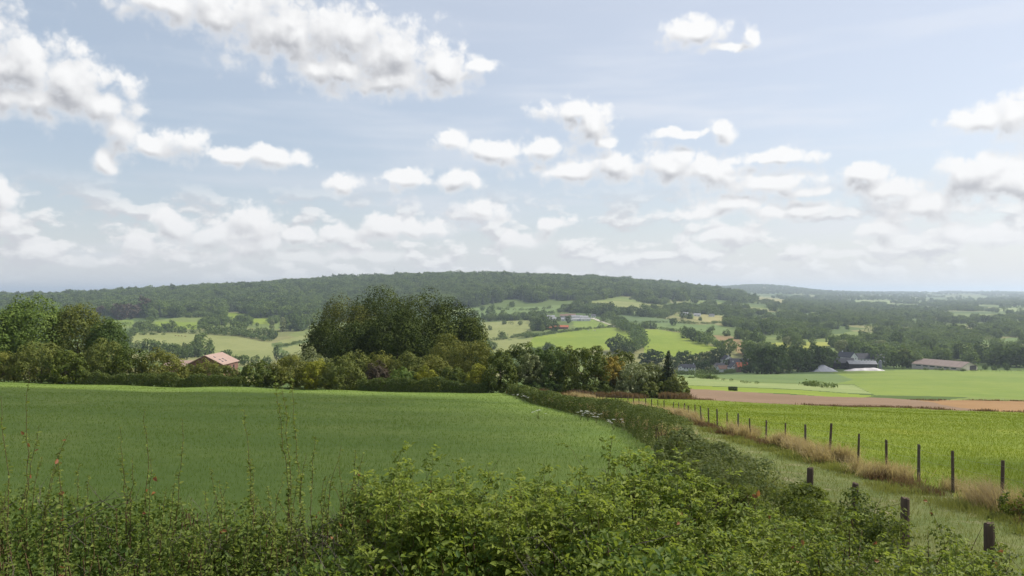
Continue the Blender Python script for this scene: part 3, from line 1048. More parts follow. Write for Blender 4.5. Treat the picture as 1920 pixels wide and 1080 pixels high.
HEDGEROWS = [
    ('thin dark hedge along the top of the large bright hillside field', [(985, 634), (1040, 625), (1090, 619), (1157, 613)], 3.5),
    ('thick dark tree hedge running down between the two bright hillside fields', [(1160, 613), (1180, 622), (1196, 632), (1201, 645), (1203, 656)], 11),
    ('dark hedge along the top of the right bright hillside field', [(1196, 615), (1240, 618), (1282, 624)], 3.5),
    ('tall tree hedge descending right of the bright hillside field', [(1284, 626), (1300, 634), (1318, 644), (1340, 652), (1385, 664)], 10),
    ('thin hedge line above the maize strip', [(1165, 590), (1220, 595), (1260, 600), (1300, 606)], 3.0),
    ('line of hedge between the maize and the grey green strip', [(1160, 606), (1240, 605), (1300, 607), (1340, 608)], 3.0),
    ('hedge with a row of bushes under the hill wood', [(880, 600), (920, 598), (960, 596), (1005, 590), (1040, 588)], 5),
    ('curved hedge on the upper green pasture', [(925, 580), (960, 582), (1000, 582), (1035, 578)], 5),
    ('hedge on the far edge of the broad olive field', [(250, 624), (330, 624), (400, 627), (460, 631), (508, 641)], 6),
    ('short dark hedge inside the broad olive field', [(258, 628), (285, 628), (308, 628)], 3.0),
    ('thin hedge across the pale olive wedge by the big trees', [(518, 652), (545, 647), (580, 638)], 3.0),
    ('tree belt below the small bright left field', [(250, 622), (300, 620), (372, 620), (420, 624), (475, 632)], 9),
    ('hedge left of the yellowish pasture with scattered trees', [(905, 640), (935, 638), (970, 632), (1000, 626)], 3.5),
    ('dark bushes in the olive corner field', [(974, 634), (990, 631), (1001, 630)], 6),
    ('dark hedge in front of the white village houses', [(1262, 702), (1300, 703), (1340, 702), (1380, 697), (1420, 694)], 2.6),
    ('low hedge running toward the row of round bushes', [(1262, 707), (1282, 708), (1300, 709)], 1.8),
    ('low hedge leading into the row of round bushes', [(1307, 708), (1325, 710), (1342, 711)], 1.8),
    ('clump hedge of dark bushes on the broad green field', [(1495, 722), (1512, 723), (1530, 725), (1565, 728)], 1.5),
    ('hedge on the far side of the long yellowish field', [(1300, 588), (1360, 590), (1420, 594), (1490, 599)], 5),
    ('dark hedge along the near side of the long yellowish field', [(1335, 606), (1410, 604), (1440, 608), (1488, 610)], 3.5),
    ('dark hedge in front of the long barn', [(1690, 692), (1740, 694), (1800, 696), (1850, 696), (1920, 696)], 1.6),
    ('hedge along the right edge of the meadow at the far right', [(1822, 636), (1870, 633), (1920, 630)], 6),
]
for _i, (_lb, _p, _h) in enumerate(HEDGEROWS):
    hedgerow(_lb, _p, _h, 300 + _i, gap=.3 if _h < 3 else 0)


# ---- single trees of the valley: photo x, base y, height in photo pixels, kind, leaf
VALLEY = [
    # scattered over the yellowish pasture and slopes
    ('small round tree on the yellowish hillside pasture', 'trees scattered on the hillside pasture', [
        (941, 634, 15, 'round', 'wood'), (919, 619, 8, 'round', 'wood'), (946, 608, 9, 'round', 'wood'), (958, 609, 6, 'bush', 'wood'), (976, 610, 8, 'round', 'wood'), (952, 629, 5, 'conifer', 'spruce'),
        (963, 628, 4, 'conifer', 'spruce'), (916, 636, 4, 'conifer', 'spruce'), (905, 598, 14, 'tall', 'wood'), (893, 594, 12, 'round', 'wood'), (905, 583, 9, 'round', 'wood'), (920, 596, 22, 'round', 'wood'), (944, 596, 14, 'round', 'wood'), (983, 594, 10, 'round', 'wood'), (1000, 596, 14, 'round', 'wood')]),
    ('dark tree in the copse beside the red roofed house', 'trees round the hill village', [
        (1008, 620, 22, 'round', 'dark'), (1020, 619, 26, 'round', 'dark'), (1033, 616, 24, 'round', 'dark'), (1018, 623, 16, 'tall', 'wood'), (1040, 622, 17, 'round', 'dark'), (1066, 606, 14, 'round', 'dark'), (1048, 603, 9, 'round', 'wood'),
        (1075, 585, 18, 'round', 'wood'), (1085, 584, 20, 'round', 'wood'), (1062, 584, 10, 'round', 'wood'), (1100, 592, 22, 'tall', 'wood'), (1050, 586, 9, 'bush', 'wood')]),
    ('broad tree in the belt right of the hill village', 'tree belt right of the hill village', [
        (1115, 592, 20, 'round', 'wood'), (1126, 592, 19, 'round', 'wood'), (1140, 593, 24, 'round', 'dark'), (1152, 592, 20, 'round', 'wood'), (1133, 603, 14, 'round', 'wood'), (1152, 610, 12, 'round', 'wood'), (1127, 612, 7, 'bush', 'wood'),
        (1170, 589, 14, 'round', 'wood'), (1182, 591, 17, 'round', 'wood'), (1196, 592, 16, 'tall', 'wood'), (1207, 594, 24, 'round', 'wood'), (1222, 593, 13, 'round', 'wood'), (1238, 595, 11, 'round', 'wood'), (1250, 594, 14, 'round', 'wood')]),
    ('lone round tree on the valley slope fields', 'lone trees on the valley slope', [
        (1262, 611, 14, 'round', 'dark'), (1228, 616, 9, 'round', 'dark'), (1252, 618, 5, 'bush', 'wood'), (1313, 601, 8, 'round', 'wood'), (1292, 598, 13, 'round', 'dark'), (1281, 598, 12, 'round', 'dark'), (1330, 629, 15, 'round', 'dark'),
        (1362, 630, 13, 'round', 'wood'), (1335, 620, 10, 'round', 'wood'), (1288, 634, 20, 'round', 'wood'), (1300, 639, 22, 'round', 'dark')]),
    ('round tree in the group above the dark copse', 'trees above the dark copse', [
        (1386, 636, 17, 'round', 'wood'), (1403, 641, 23, 'round', 'wood'), (1420, 643, 26, 'round', 'wood'), (1436, 628, 26, 'round', 'dark'), (1447, 626, 22, 'round', 'dark'), (1420, 620, 20, 'round', 'dark'), (1372, 612, 14, 'round', 'wood'),
        (1476, 648, 17, 'round', 'willow'), (1492, 649, 20, 'round', 'wood'), (1524, 647, 14, 'round', 'wood'), (1506, 648, 10, 'round', 'wood'), (1480, 634, 18, 'round', 'dark'), (1510, 632, 16, 'round', 'dark')]),
    ('tall near black tree in the shaded copse beside the farm', 'dark copse beside the farm', [
        (1412, 699, 46, 'round', 'dark'), (1428, 701, 49, 'round', 'dark'), (1445, 701, 50, 'round', 'dark'), (1462, 700, 48, 'round', 'dark'), (1478, 699, 44, 'round', 'dark'), (1496, 698, 46, 'round', 'dark'), (1512, 697, 47, 'round', 'dark'),
        (1530, 696, 46, 'round', 'dark'), (1546, 695, 44, 'round', 'dark'), (1436, 699, 40, 'round', 'dark'), (1504, 696, 40, 'round', 'dark'), (1556, 692, 36, 'round', 'dark')]),
    ('round tree behind the white village houses', 'trees round the white houses', [
        (1215, 690, 30, 'round', 'dark'), (1226, 690, 34, 'round', 'dark'), (1262, 690, 22, 'round', 'wood'), (1285, 686, 28, 'round', 'wood'), (1300, 688, 24, 'round', 'wood'), (1318, 686, 26, 'round', 'wood'), (1330, 684, 22, 'round', 'dark'),
        (1345, 682, 28, 'round', 'dark'), (1358, 678, 24, 'round', 'dark'), (1312, 699, 20, 'round', 'dark'), (1324, 699, 22, 'round', 'dark'), (1336, 699, 14, 'round', 'wood'), (1362, 686, 12, 'round', 'dark'), (1274, 680, 24, 'tall', 'wood')]),
    ('large rounded dark tree standing in the bright hillside field', 'big trees in the bright hillside field', [
        (1150, 660, 28, 'round', 'dark'), (1165, 662, 32, 'round', 'dark'), (1180, 662, 28, 'round', 'dark')]),
    ('leafy tree beside the farm buildings', 'trees round the farm', [
        (1660, 688, 28, 'round', 'wood'), (1676, 690, 34, 'round', 'wood'), (1692, 690, 36, 'round', 'oak'), (1708, 690, 32, 'round', 'wood'), (1640, 682, 26, 'round', 'wood'), (1620, 672, 28, 'round', 'wood'), (1600, 668, 30, 'round', 'wood'), (1580, 666, 28, 'round', 'willow'),
        (1650, 664, 26, 'round', 'willow'), (1678, 656, 32, 'round', 'dark'), (1735, 672, 32, 'round', 'dark'), (1750, 670, 36, 'tall', 'dark'), (1770, 672, 26, 'round', 'wood'), (1792, 674, 40, 'conifer', 'spruce'), (1806, 676, 34, 'round', 'dark'), (1822, 678, 32, 'round', 'wood'),
        (1845, 680, 34, 'round', 'dark'), (1866, 684, 36, 'round', 'dark'), (1885, 686, 40, 'round', 'dark'), (1905, 688, 42, 'round', 'dark'), (1920, 688, 40, 'round', 'dark')]),
    ('small round orchard tree in the row along the long barn', 'round trees along the long barn', [
        (1726, 690, 11, 'round', 'dark'), (1740, 690, 18, 'round', 'dark'), (1753, 691, 15, 'round', 'oak'), (1767, 691, 15, 'round', 'oak'), (1783, 692, 15, 'round', 'oak'), (1846, 694, 10, 'round', 'dark'), (1863, 694, 9, 'round', 'dark'), (1872, 691, 7, 'round', 'dark'), (1887, 694, 12, 'round', 'dark')]),
    ('small round dark bush in the row along the green field', 'row of round bushes on the green field', [
        (1344, 712, 4, 'bush', 'dark'), (1356, 713.5, 4.5, 'bush', 'dark'), (1371, 715, 5.5, 'bush', 'dark'), (1391.5, 718, 5, 'bush', 'dark'), (1399.5, 718.5, 5, 'bush', 'dark'), (1406.5, 718.5, 3, 'bush', 'dark'), (1419, 720.5, 6, 'bush', 'dark')]),
    ('round tree below the broad olive field near the brick house', 'trees beyond the brick house', [
        (262, 660, 22, 'round', 'wood'), (280, 662, 26, 'round', 'wood'), (302, 664, 26, 'round', 'wood'), (325, 668, 24, 'round', 'wood'), (350, 672, 26, 'round', 'dark'), (366, 670, 30, 'round', 'dark'), (380, 668, 40, 'round', 'wood'), (396, 668, 34, 'tall', 'wood'), (340, 676, 22, 'round', 'dark'),
        (425, 678, 22, 'round', 'wood'), (440, 682, 18, 'round', 'wood'), (458, 686, 20, 'round', 'wood'), (478, 686, 18, 'round', 'wood'), (500, 686, 20, 'round', 'wood'), (519, 676, 30, 'tall', 'dark'), (535, 680, 22, 'round', 'wood'), (240, 640, 18, 'round', 'wood'), (250, 630, 16, 'round', 'wood')]),
    ('dark copper leaved tree on the left hillside', 'copper trees on the left hillside', [
        (190, 598, 24, 'round', 'copper'), (205, 598, 26, 'round', 'dark'), (228, 600, 30, 'round', 'copper'), (245, 598, 28, 'round', 'copper'), (272, 594, 34, 'round', 'copper'), (285, 598, 20, 'round', 'wood')]),
    ('round tree among the small fields of the left hillside', 'trees among the left hillside fields', [
        (200, 598, 14, 'round', 'wood'), (225, 612, 10, 'bush', 'wood'), (238, 612, 9, 'bush', 'wood'), (266, 620, 18, 'round', 'wood'), (280, 614, 14, 'round', 'wood'), (322, 622, 20, 'round', 'wood'), (312, 620, 14, 'round', 'wood'), (378, 614, 16, 'round', 'wood'), (392, 624, 16, 'round', 'wood'),
        (450, 604, 14, 'round', 'wood'), (465, 606, 14, 'round', 'wood'), (500, 634, 18, 'round', 'wood'), (512, 636, 20, 'round', 'wood'), (485, 630, 18, 'round', 'wood'), (455, 624, 20, 'round', 'wood'), (440, 622, 18, 'round', 'wood'), (510, 620, 24, 'tall', 'willow'), (530, 622, 28, 'tall', 'willow'), (545, 620, 30, 'round', 'wood'), (562, 620, 30, 'round', 'wood'), (580, 616, 28, 'round', 'wood')]),
]


ORD = ['leftmost', 'second', 'third', 'fourth', 'fifth', 'sixth', 'seventh', 'eighth', 'ninth', 'tenth', 'eleventh', 'twelfth', 'thirteenth', 'fourteenth', 'fifteenth',
       'sixteenth', 'seventeenth', 'eighteenth', 'nineteenth', 'twentieth', 'twenty-first', 'twenty-second', 'twenty-third', 'twenty-fourth']


def place_valley():
    rng = random.Random(8)
    for m in UNIT.values():
        for _, tm in m:
            tm.materials.append(BARK)
    for lb, grp, items in VALLEY:
        seen = {}
        for (x, y, hp, kd, lf) in sorted(items):
            X, Y, Z = ground_at(x, y, 150)
            var = rng.randrange(len(UNIT[kd]))
            nm = {'round': 'broadleaf_tree', 'tall': 'slender_tree', 'conifer': 'conifer_tree', 'bush': 'field_bush'}[kd]
            H = hp / F * Y
            w = rng.uniform(.9, 1.15)
            o = empty(nm, (X, Y, Z - .02 * H), rng.uniform(0, 6.28))
            o.scale = (H * w, H * w, H)
            link('foliage' if kd == 'bush' else 'crown', crown_copy(kd, var, lf), o)
            link('stem' if kd == 'bush' else 'trunk', UNIT[kd][var][1], o)
            l2 = lb
            if kd == 'bush' and 'bush' not in lb:
                l2 = lb.replace('round tree', 'low bush').replace('broad tree', 'low bush').replace('dark tree', 'dark bush')
            if kd == 'conifer':
                l2 = lb.replace('small round tree', 'tiny pointed conifer').replace('leafy tree', 'tall dark pointed conifer')
            if kd == 'tall':
                l2 = lb.replace('small round tree', 'slender upright tree').replace('broad tree', 'slender upright tree').replace('round tree', 'slender upright tree').replace('dark tree', 'slender tree').replace('leafy tree', 'slender dark tree')
            n = seen[l2] = seen.get(l2, -1) + 1
            tag(o, l2 + ', ' + (ORD[n] if n == 0 else ORD[n] + ' from left'), 'bush' if kd == 'bush' else 'tree', grp)


place_valley()

# ------------------------------------------------------------------ trees and shrubs at the far edge of the meadow
def near_tree(name, label, cat, x, top, base, hw, d, leaf, n, seed, leafsize=.34, trunk=True, group=None, kind='round', low=.06, depth=1.0):
    """photo column, top and base rows, half width (pixels), distance"""
    rng = np.random.default_rng(seed)
    s = d / F
    X = (x - CX) * s
    gz = hz(X, d)
    ztop = -(top - HY) * s
    H = ztop - gz
    w = 2 * hw * s
    o = empty(name, (X, d, gz), 0)
    if kind == 'round':
        L = lobes_round(rng, w, H * (1 - low), H * low, 9)
    elif kind == 'dome':
        L = lobes_dome(rng, w, H * (1 - low), H * low)
    elif kind == 'shrub':
        L = [(0, 0, H * .5, w * .34, w * .34 * depth, H * .45)]
        for i in range(8):
            a = i * 2.4 + rng.uniform(-.4, .4)
            r = w * .30
            hh = H * rng.uniform(.22, .40)
            L.append((math.cos(a) * r, math.sin(a) * r * depth, hh * rng.uniform(.8, 1.35), w * .24, w * .24, hh * .95))
    else:
        L = [(rng.normal(0, .05) * w, rng.normal(0, .05) * w, H * (.2 + .145 * i), w * .42 * (1 - .1 * abs(i - 1.7)), w * .42 * (1 - .1 * abs(i - 1.7)), H * .16) for i in range(6)]
    # crowns never reach above the tree top seen in the photograph
    zt = max(l[2] + l[5] for l in L)
    L = [(l[0], l[1], l[2] * H / zt * .985, l[3], l[4], l[5] * H / zt * .985) for l in L]
    link('crown' if trunk else 'foliage', crown_mesh('crown', L, n, leafsize * 1.12, seed, .30, .75, .22, .22, .9), o, LEAF[leaf])
    if kind == 'shrub':
        # upright sprays breaking the outline
        k = int(26 * max(1, w / 6))
        a = rng.uniform(0, 6.28, k)
        r = np.sqrt(rng.random(k)) * w * .42
        bx = np.c_[np.cos(a) * r, np.sin(a) * r * depth, H * (.82 - .35 * (r / (w * .42)) ** 2)]
        P, Nn, T = [], [], []
        for b in bx:
            ln = rng.uniform(.10, .24) * H
            m = 16
            t = rng.random(m)
            dr = np.array([rng.normal(0, .25), rng.normal(0, .25), 1.0])
            P.append(b + dr * (t * ln)[:, None] + rng.normal(0, .07, (m, 3)) * (1.1 - t)[:, None] * (ln / .6))
            T.append(np.full(m, rng.uniform(.3, .95)))
        P, T = np.concatenate(P), np.concatenate(T)
        V, Fc, kk = leaf_quads(P, np.tile([0, 0, .4], (len(P), 1)), leafsize * .62, rng, .6, .1, jitter=.8)
        link('sprays', npmesh('sprays', V, Fc, np.repeat(T, kk)), o, LEAF[leaf])
    link('trunk' if trunk else 'stem', trunk_mesh('trunk', H * .55, max(.08, H * .018), [l[:3] for l in L[1:6]], seed), o, BARK)
    tag(o, label, cat, group)
    return o


G_BIG, G_SHR, G_R = 'tall trees behind the meadow', 'shrubs along the far edge of the meadow', 'trees at the end of the farm track'
BIG = [
    ('broadleaf_tree', 'tall olive tinged tree, left part of the big dark clump', 648, 563, 62, 176, 'clump_olive', 15000),
    ('broadleaf_tree', 'tallest dark green tree in the middle of the big clump', 712, 549, 72, 180, 'clump', 21000),
    ('broadleaf_tree', 'broad dark green tree, right centre of the big clump', 792, 553, 74, 172, 'clump', 21000),
    ('broadleaf_tree', 'dark green tree stepping down at the right of the big clump', 846, 566, 56, 176, 'clump_dark', 15000),
    ('broadleaf_tree', 'lower dark tree at the right foot of the big clump', 884, 600, 32, 172, 'clump', 8000),
    ('broadleaf_tree', 'lower dark tree at the left foot of the big clump', 612, 604, 42, 170, 'clump_dark', 9000),
    ('broadleaf_tree', 'dark tree filling the front of the big clump', 745, 585, 70, 164, 'clump_dark', 15000),
    ('broadleaf_tree', 'dark tree low in front left of the big clump', 672, 606, 58, 163, 'clump_dark', 11000),
    ('broadleaf_tree', 'bright yellow green tall tree at the left picture edge', 62, 563, 62, 150, 'light', 14000),
    ('broadleaf_tree', 'green tree cut by the left picture edge', -6, 588, 52, 146, 'light', 10000),
    ('broadleaf_tree', 'brownish olive tree beside the bright left tree', 146, 578, 52, 153, 'olive', 12000),
    ('broadleaf_tree', 'dark tree stepping down toward the hillside at left', 203, 600, 34, 150, 'dark', 7000),
]
for _i, (_nm, _lb, _x, _t, _w, _d, _lf, _k) in enumerate(BIG):
    near_tree(_nm, _lb, 'tree', _x, _t, 0, _w, _d, _lf, _k, 500 + _i, group=G_BIG, low=.07, kind='dome')

SHRUBS = [  # label, x, top, half width, distance, leaf, leaves
    ('golden green shrub at the left picture edge', 8, 656, 44, 131, 'gold', 5200),
    ('large olive shrub, second from the left picture edge', 78, 641, 52, 131, 'olive', 6500),
    ('dark green rounded shrub below the bright left tree', 122, 657, 40, 128.5, 'oak', 4800),
    ('broad olive shrub left of the straight dark hedge', 190, 642, 52, 134, 'olive', 6500),
    ('dark shaded shrub in the middle of the left thicket', 245, 652, 44, 134, 'oak', 5200),
    ('dark shrub with golden top at the right end of the left thicket', 306, 656, 44, 134, 'gold', 5400),
    ('golden bush in front of the brick house', 388, 673, 30, 138, 'gold', 3000),
    ('low green bush left of the brick house bush', 352, 684, 28, 138, 'olive', 2600),
    ('low rambling bush below the brick house', 424, 687, 32, 134, 'olive', 2800),
    ('dark green shrub right of the brick house', 484, 680, 40, 133, 'oak', 5000),
    ('golden green shrub with yellow leaves behind the tall weed', 545, 668, 44, 134, 'gold', 5600),
    ('bright yellow shrub patch in the middle thicket', 592, 676, 32, 132, 'yellow', 3600),
    ('wide olive shrub at the right of the middle thicket', 640, 672, 46, 132, 'olive', 6000),
    ('pale willow green shrub behind the middle thicket', 572, 658, 46, 142, 'willow', 5000),
    ('olive shrub under the left part of the big trees', 668, 660, 36, 142, 'olive', 4200),
    ('spiky olive shrub in front of the big trees', 716, 662, 38, 140, 'gold', 4600),
    ('dark copper leaved shrub below the big trees', 708, 680, 26, 137, 'copper', 3000),
    ('tall olive shrub below the middle of the big trees', 762, 664, 42, 140, 'olive', 5000),
    ('olive shrub right of the middle below the big trees', 812, 668, 40, 140, 'gold', 4800),
    ('tall golden brown shrub at the right of the big trees', 842, 630, 50, 148, 'gold', 7000),
    ('golden shrub leaning right beside the golden brown one', 892, 640, 44, 146, 'gold', 6000),
    ('dark green shrub above the right clipped hedge', 852, 690, 36, 135, 'oak', 4200),
    ('compact bright yellow shrub behind the right clipped hedge', 800, 690, 25, 131.5, 'yellow', 3200),
    ('yellow green shrub left of the bright yellow one', 750, 690, 24, 131.5, 'light', 2800),
    ('yellowish shrub at the right end of the clipped hedge', 898, 686, 26, 132, 'yellow', 3000),
    ('dark bush low behind the right clipped hedge', 775, 698, 30, 134, 'dark', 2800),
]
for _i, (_lb, _x, _t, _w, _d, _lf, _k) in enumerate(SHRUBS):
    near_tree('shrub', _lb, 'shrub', _x, _t, 0, _w, _d, _lf, _k, 600 + _i, .27, False, G_SHR, 'shrub')

RIGHT = [
    ('shrub', 'dark ivy covered bush at the end of the meadow hedge', 938, 660, 34, 129, 'oak', 5200, 'shrub'),
    ('broadleaf_tree', 'brownish open tree above the dark ivy bush', 968, 641, 34, 133, 'hedge', 5600, 'round'),
    ('broadleaf_tree', 'thin airy tree with visible branches beside the dark one', 993, 660, 24, 131, 'willow', 2400, 'round'),
    ('broadleaf_tree', 'dark upright tree left of the full green tree', 1028, 650, 32, 132, 'dark', 6200, 'round'),
    ('broadleaf_tree', 'olive tree half hidden behind the dark upright tree', 1050, 652, 30, 142, 'olive', 4500, 'round'),
    ('broadleaf_tree', 'full round green tree in the middle of the track end group', 1094, 650, 42, 131, 'oak', 8500, 'round'),
    ('broadleaf_tree', 'round tree with yellow orange top', 1146, 669, 30, 133, 'orange', 4800, 'round'),
    ('broadleaf_tree', 'dark round tree behind the yellow orange topped one', 1165, 654, 30, 148, 'oak', 4600, 'round'),
    ('broadleaf_tree', 'bushy grey green willow right of the orange topped tree', 1190, 680, 40, 131, 'willow', 6500, 'round'),
    ('broadleaf_tree', 'olive tree left of the dark spruce', 1226, 684, 34, 133, 'olive', 5000, 'round'),
    ('shrub', 'low dark shrub under the full green tree', 1128, 718, 32, 128.5, 'oak', 3600, 'shrub'),
    ('shrub', 'pale shrub under the willow', 1172, 714, 26, 128, 'willow', 3000, 'shrub'),
    ('shrub', 'low olive shrub between willow and spruce', 1214, 716, 26, 128, 'olive', 3000, 'shrub'),
    ('shrub', 'low shrub at the right end of the track end group', 1268, 704, 24, 127.5, 'olive', 3200, 'shrub'),
    ('shrub', 'low dark undergrowth bush under the dark upright tree', 1040, 716, 30, 129, 'dark', 3000, 'shrub'),
    ('shrub', 'low dark undergrowth bush beside the thin airy tree', 1000, 718, 26, 129, 'dark', 2600, 'shrub'),
    ('shrub', 'undergrowth bush between the full green tree and the dark one', 1072, 716, 28, 128.5, 'oak', 2800, 'shrub'),
    ('shrub', 'undergrowth bush filling below the spruce', 1244, 716, 26, 129, 'oak', 3000, 'shrub'),
]
for _i, (_nm, _lb, _x, _t, _w, _d, _lf, _k, _kd) in enumerate(RIGHT):
    near_tree(_nm, _lb, 'tree' if _nm != 'shrub' else 'shrub', _x, _t, 0, _w, _d, _lf, _k, 700 + _i, .27, _nm != 'shrub', G_R, _kd, low=.16)


def spruce(label, x, top, hw, d, seed):
    rng = np.random.default_rng(seed)
    s = d / F
    X = (x - CX) * s
    gz = hz(X, d)
    H = -(top - HY) * s - gz
    W = hw * s
    o = empty('spruce_tree', (X, d, gz))
    P, Nn, T = [], [], []
    limbs = []
    for i in range(90):
        h = .06 + .93 * (i / 90)
        a = i * 2.399 + rng.uniform(-.3, .3)
        ln = W * (1.03 - h) ** .85 * rng.uniform(.75, 1.15)
        m = int(14 + 50 * ln / W)
        t = np.sqrt(rng.random(m))
        dr = np.array([math.cos(a), math.sin(a), -.22])
        c = np.array([0, 0, h * H]) + dr * (t * ln)[:, None]
        c[:, 2] += (t ** 2) * ln * .16
        c += rng.normal(0, .12, (m, 3)) * (.4 + ln / W)
        P.append(c)
        Nn.append(np.tile([math.cos(a) * .4, math.sin(a) * .4, .8], (m, 1)))
        T.append(np.clip(rng.normal(.5, .2, m), 0, 1))
        limbs.append(tube([(0, 0, h * H), (math.cos(a) * ln * .9, math.sin(a) * ln * .9, h * H - .12 * ln)], [.05 * (1.1 - h), .015], 4))
    P, Nn, T = map(np.concatenate, (P, Nn, T))
    V, Fc, k = leaf_quads(P, Nn, .34 * rng.uniform(.7, 1.3, len(P)), rng, .42, .1, jitter=.45)
    link('crown', npmesh('crown', V, Fc, np.repeat(T, k)), o, LEAF['spruce'])
    V, Fc = join([tube([(0, 0, -.3), (0, 0, H * .5), (0, 0, H)], [.22, .13, .02], 7)] + limbs)
    link('trunk', npmesh('trunk', V, Fc, smooth=True), o, BARK)
    tag(o, label, 'tree', G_R)


spruce('dark pointed spruce at the right end of the track end group', 1253, 657, 24, 131, 731)


# ------------------------------------------------------------------ clipped hedges
def hedge_strip(name, label, path, width, hgt, n, leaf, seed, matkey, group=None, rough=.18, cat='hedge'):
    """leafy body along a path of (x, y): leaves over top and sides, on a twiggy core"""
    rng = np.random.default_rng(seed)
    path = np.array(path, float)
    seg = np.linalg.norm(np.diff(path, axis=0), axis=1)
    L = np.r_[0, np.cumsum(seg)]
    # near parts get more, smaller leaves
    ss = np.linspace(0, L[-1], 400)
    dd = np.interp(ss, L, path[:, 1])
    dens = 1 / np.maximum(dd, 6) ** 1.1
    cdf = np.r_[0, np.cumsum((dens[1:] + dens[:-1]) / 2)]
    s = np.interp(rng.random(n) * cdf[-1], cdf, ss)
    x, y = np.interp(s, L, path[:, 0]), np.interp(s, L, path[:, 1])
    tx, ty = np.interp(s + .5, L, path[:, 0]) - np.interp(s - .5, L, path[:, 0]), np.interp(s + .5, L, path[:, 1]) - np.interp(s - .5, L, path[:, 1])
    tn = unit(np.c_[tx, ty])
    nx = np.c_[tn[:, 1], -tn[:, 0]]
    a = rng.uniform(-.12, math.pi + .12, n)
    # rounded box section
    ca, sa = np.cos(a), np.sin(a)
    k = 1 / np.maximum(np.abs(ca), np.abs(sa))
    k = 1 + (k - 1) * .75
    bump = 1 + (vnoise(np.c_[s / .9, a * 1.5], seed) - .5) * 2 * rough + (vnoise(np.c_[s / 3.5, a * .7], seed + 1) - .5) * 2 * rough
    dep = 1 - .22 * rng.random(n) ** 2
    off = ca * k * width / 2 * bump * dep
    zz = np.maximum(sa * k, -.02) * hgt * bump * dep
    X, Y = x + nx[:, 0] * off, y + nx[:, 1] * off
    Z = height(X, Y) + zz
    nrm = np.c_[nx * ca[:, None], np.maximum(sa, .1)]
    size = leaf * np.clip(Y / 34, .75, 3.2) * rng.uniform(.7, 1.3, n)
    tint = np.clip(.25 + .5 * vnoise(np.c_[s / 1.3, a], seed + 2) + rng.normal(0, .16, n), 0, 1)
    V, Fc, kk = leaf_quads(np.c_[X, Y, Z], nrm, size, rng, .68, .1, jitter=.55)
    o = empty(name, (float(path[0, 0]), float(path[0, 1]), hz(*path[0])))
    me = npmesh('foliage', V - np.array(o.location), Fc, np.repeat(tint, kk))
    link('foliage', me, o, LEAF[matkey])
    # twigs and stems inside
    parts = []
    m = int(L[-1] / .8)
    for i in range(m):
        q = rng.uniform(0, L[-1])
        bx, by = np.interp(q, L, path[:, 0]), np.interp(q, L, path[:, 1])
        b = np.array([bx + rng.normal(0, width * .12), by + rng.normal(0, width * .12), 0])
        b[2] = hz(b[0], b[1]) - .05
        t = b + np.array([rng.normal(0, width * .2), rng.normal(0, width * .2), hgt * rng.uniform(.7, .98)])
        parts.append(tube([b, (b + t) / 2 + rng.normal(0, .05, 3), t], [.02, .014, .006], 4))
    V, Fc = join(parts)
    link('stems', npmesh('stems', V - np.array(o.location), Fc), o, BARK)
    tag(o, label, cat, group)
    return o


def pxline(pts, d):
    return [((x - CX) / F * dd, dd) for x, dd in zip(pts, d)]


G_H = 'clipped hedges round the meadow'
hedge_strip('clipped_hedge', 'low clipped hedge below the brick house along the meadow', pxline([150, 240, 340, 455], [127.5, 128, 128, 128]), 1.6, 1.75, 11000, .075, 41, 'hedge', G_H, .32)
hedge_strip('clipped_hedge', 'low clipped hedge in front of the bright yellow shrubs', pxline([672, 760, 840, 915], [128, 128, 128, 127]), 1.6, 1.9, 11000, .075, 42, 'hedge', G_H, .32)
_H = [(x + .95, y) for x, y in HEDGE_L[3:]]
hedge_strip('clipped_hedge', 'long clipped hedge along the left side of the farm track', _H, 1.9, 1.32, 44000, .075, 43, 'hedge', G_H)


# ------------------------------------------------------------------ wire fence and posts
POSTWOOD = plain_mat('post_wood', (.135, .100, .074), (.060, .044, .034), 6.0, .95, .1, .6, (1, 1, .15))
POSTGREY = plain_mat('post_wood_weathered', (.15, .13, .11), (.07, .055, .045), 6.0, .95, .1, .6, (1, 1, .15))
WIRE = plain_mat('wire_metal', (.22, .21, .20), (.14, .12, .10), 4, .5, .5)


def post_mesh(r, H, seed, sides=9):
    rng = np.random.default_rng(seed)
    z = [-.35, 0, H * .35, H * .7, H - .03, H]
    rr = [r * 1.03, r * 1.02, r, r * .98, r * .95, r * .80]
    th = np.linspace(0, 2 * np.pi, sides, endpoint=False)
    wob = 1 + rng.normal(0, .05, sides)
    V = np.concatenate([np.c_[np.cos(th) * q * wob, np.sin(th) * q * wob, np.full(sides, zz) + (rng.normal(0, .01, sides) if zz > H * .9 else 0)] for zz, q in zip(z, rr)])
    k = len(z)
    fs = [[i * sides + j, i * sides + (j + 1) % sides, (i + 1) * sides + (j + 1) % sides, (i + 1) * sides + j] for i in range(k - 1) for j in range(sides)]
    V = np.r_[V, [[0, 0, H]]]
    top = len(V) - 1
    me = bpy.data.meshes.new('post')
    me.from_pydata(V.tolist(), [], fs + [[(k - 1) * sides + j, (k - 1) * sides + (j + 1) % sides, top] for j in range(sides)])
    return me


POST_PX = [1878, 1786, 1721.6, 1661.5, 1608, 1554.8, 1509.7, 1472, 1436, 1407, 1383.5, 1363, 1345, 1329, 1315, 1303, 1291.6, 1281, 1271, 1260, 1245.5, 1233.7, 1221.8, 1210.8, 1198,
           1188, 1177.5, 1166.6, 1156, 1147, 1138, 1129.6, 1124, 1117.6, 1111, 1104, 1097.5, 1091, 1085, 1080, 1073.6]


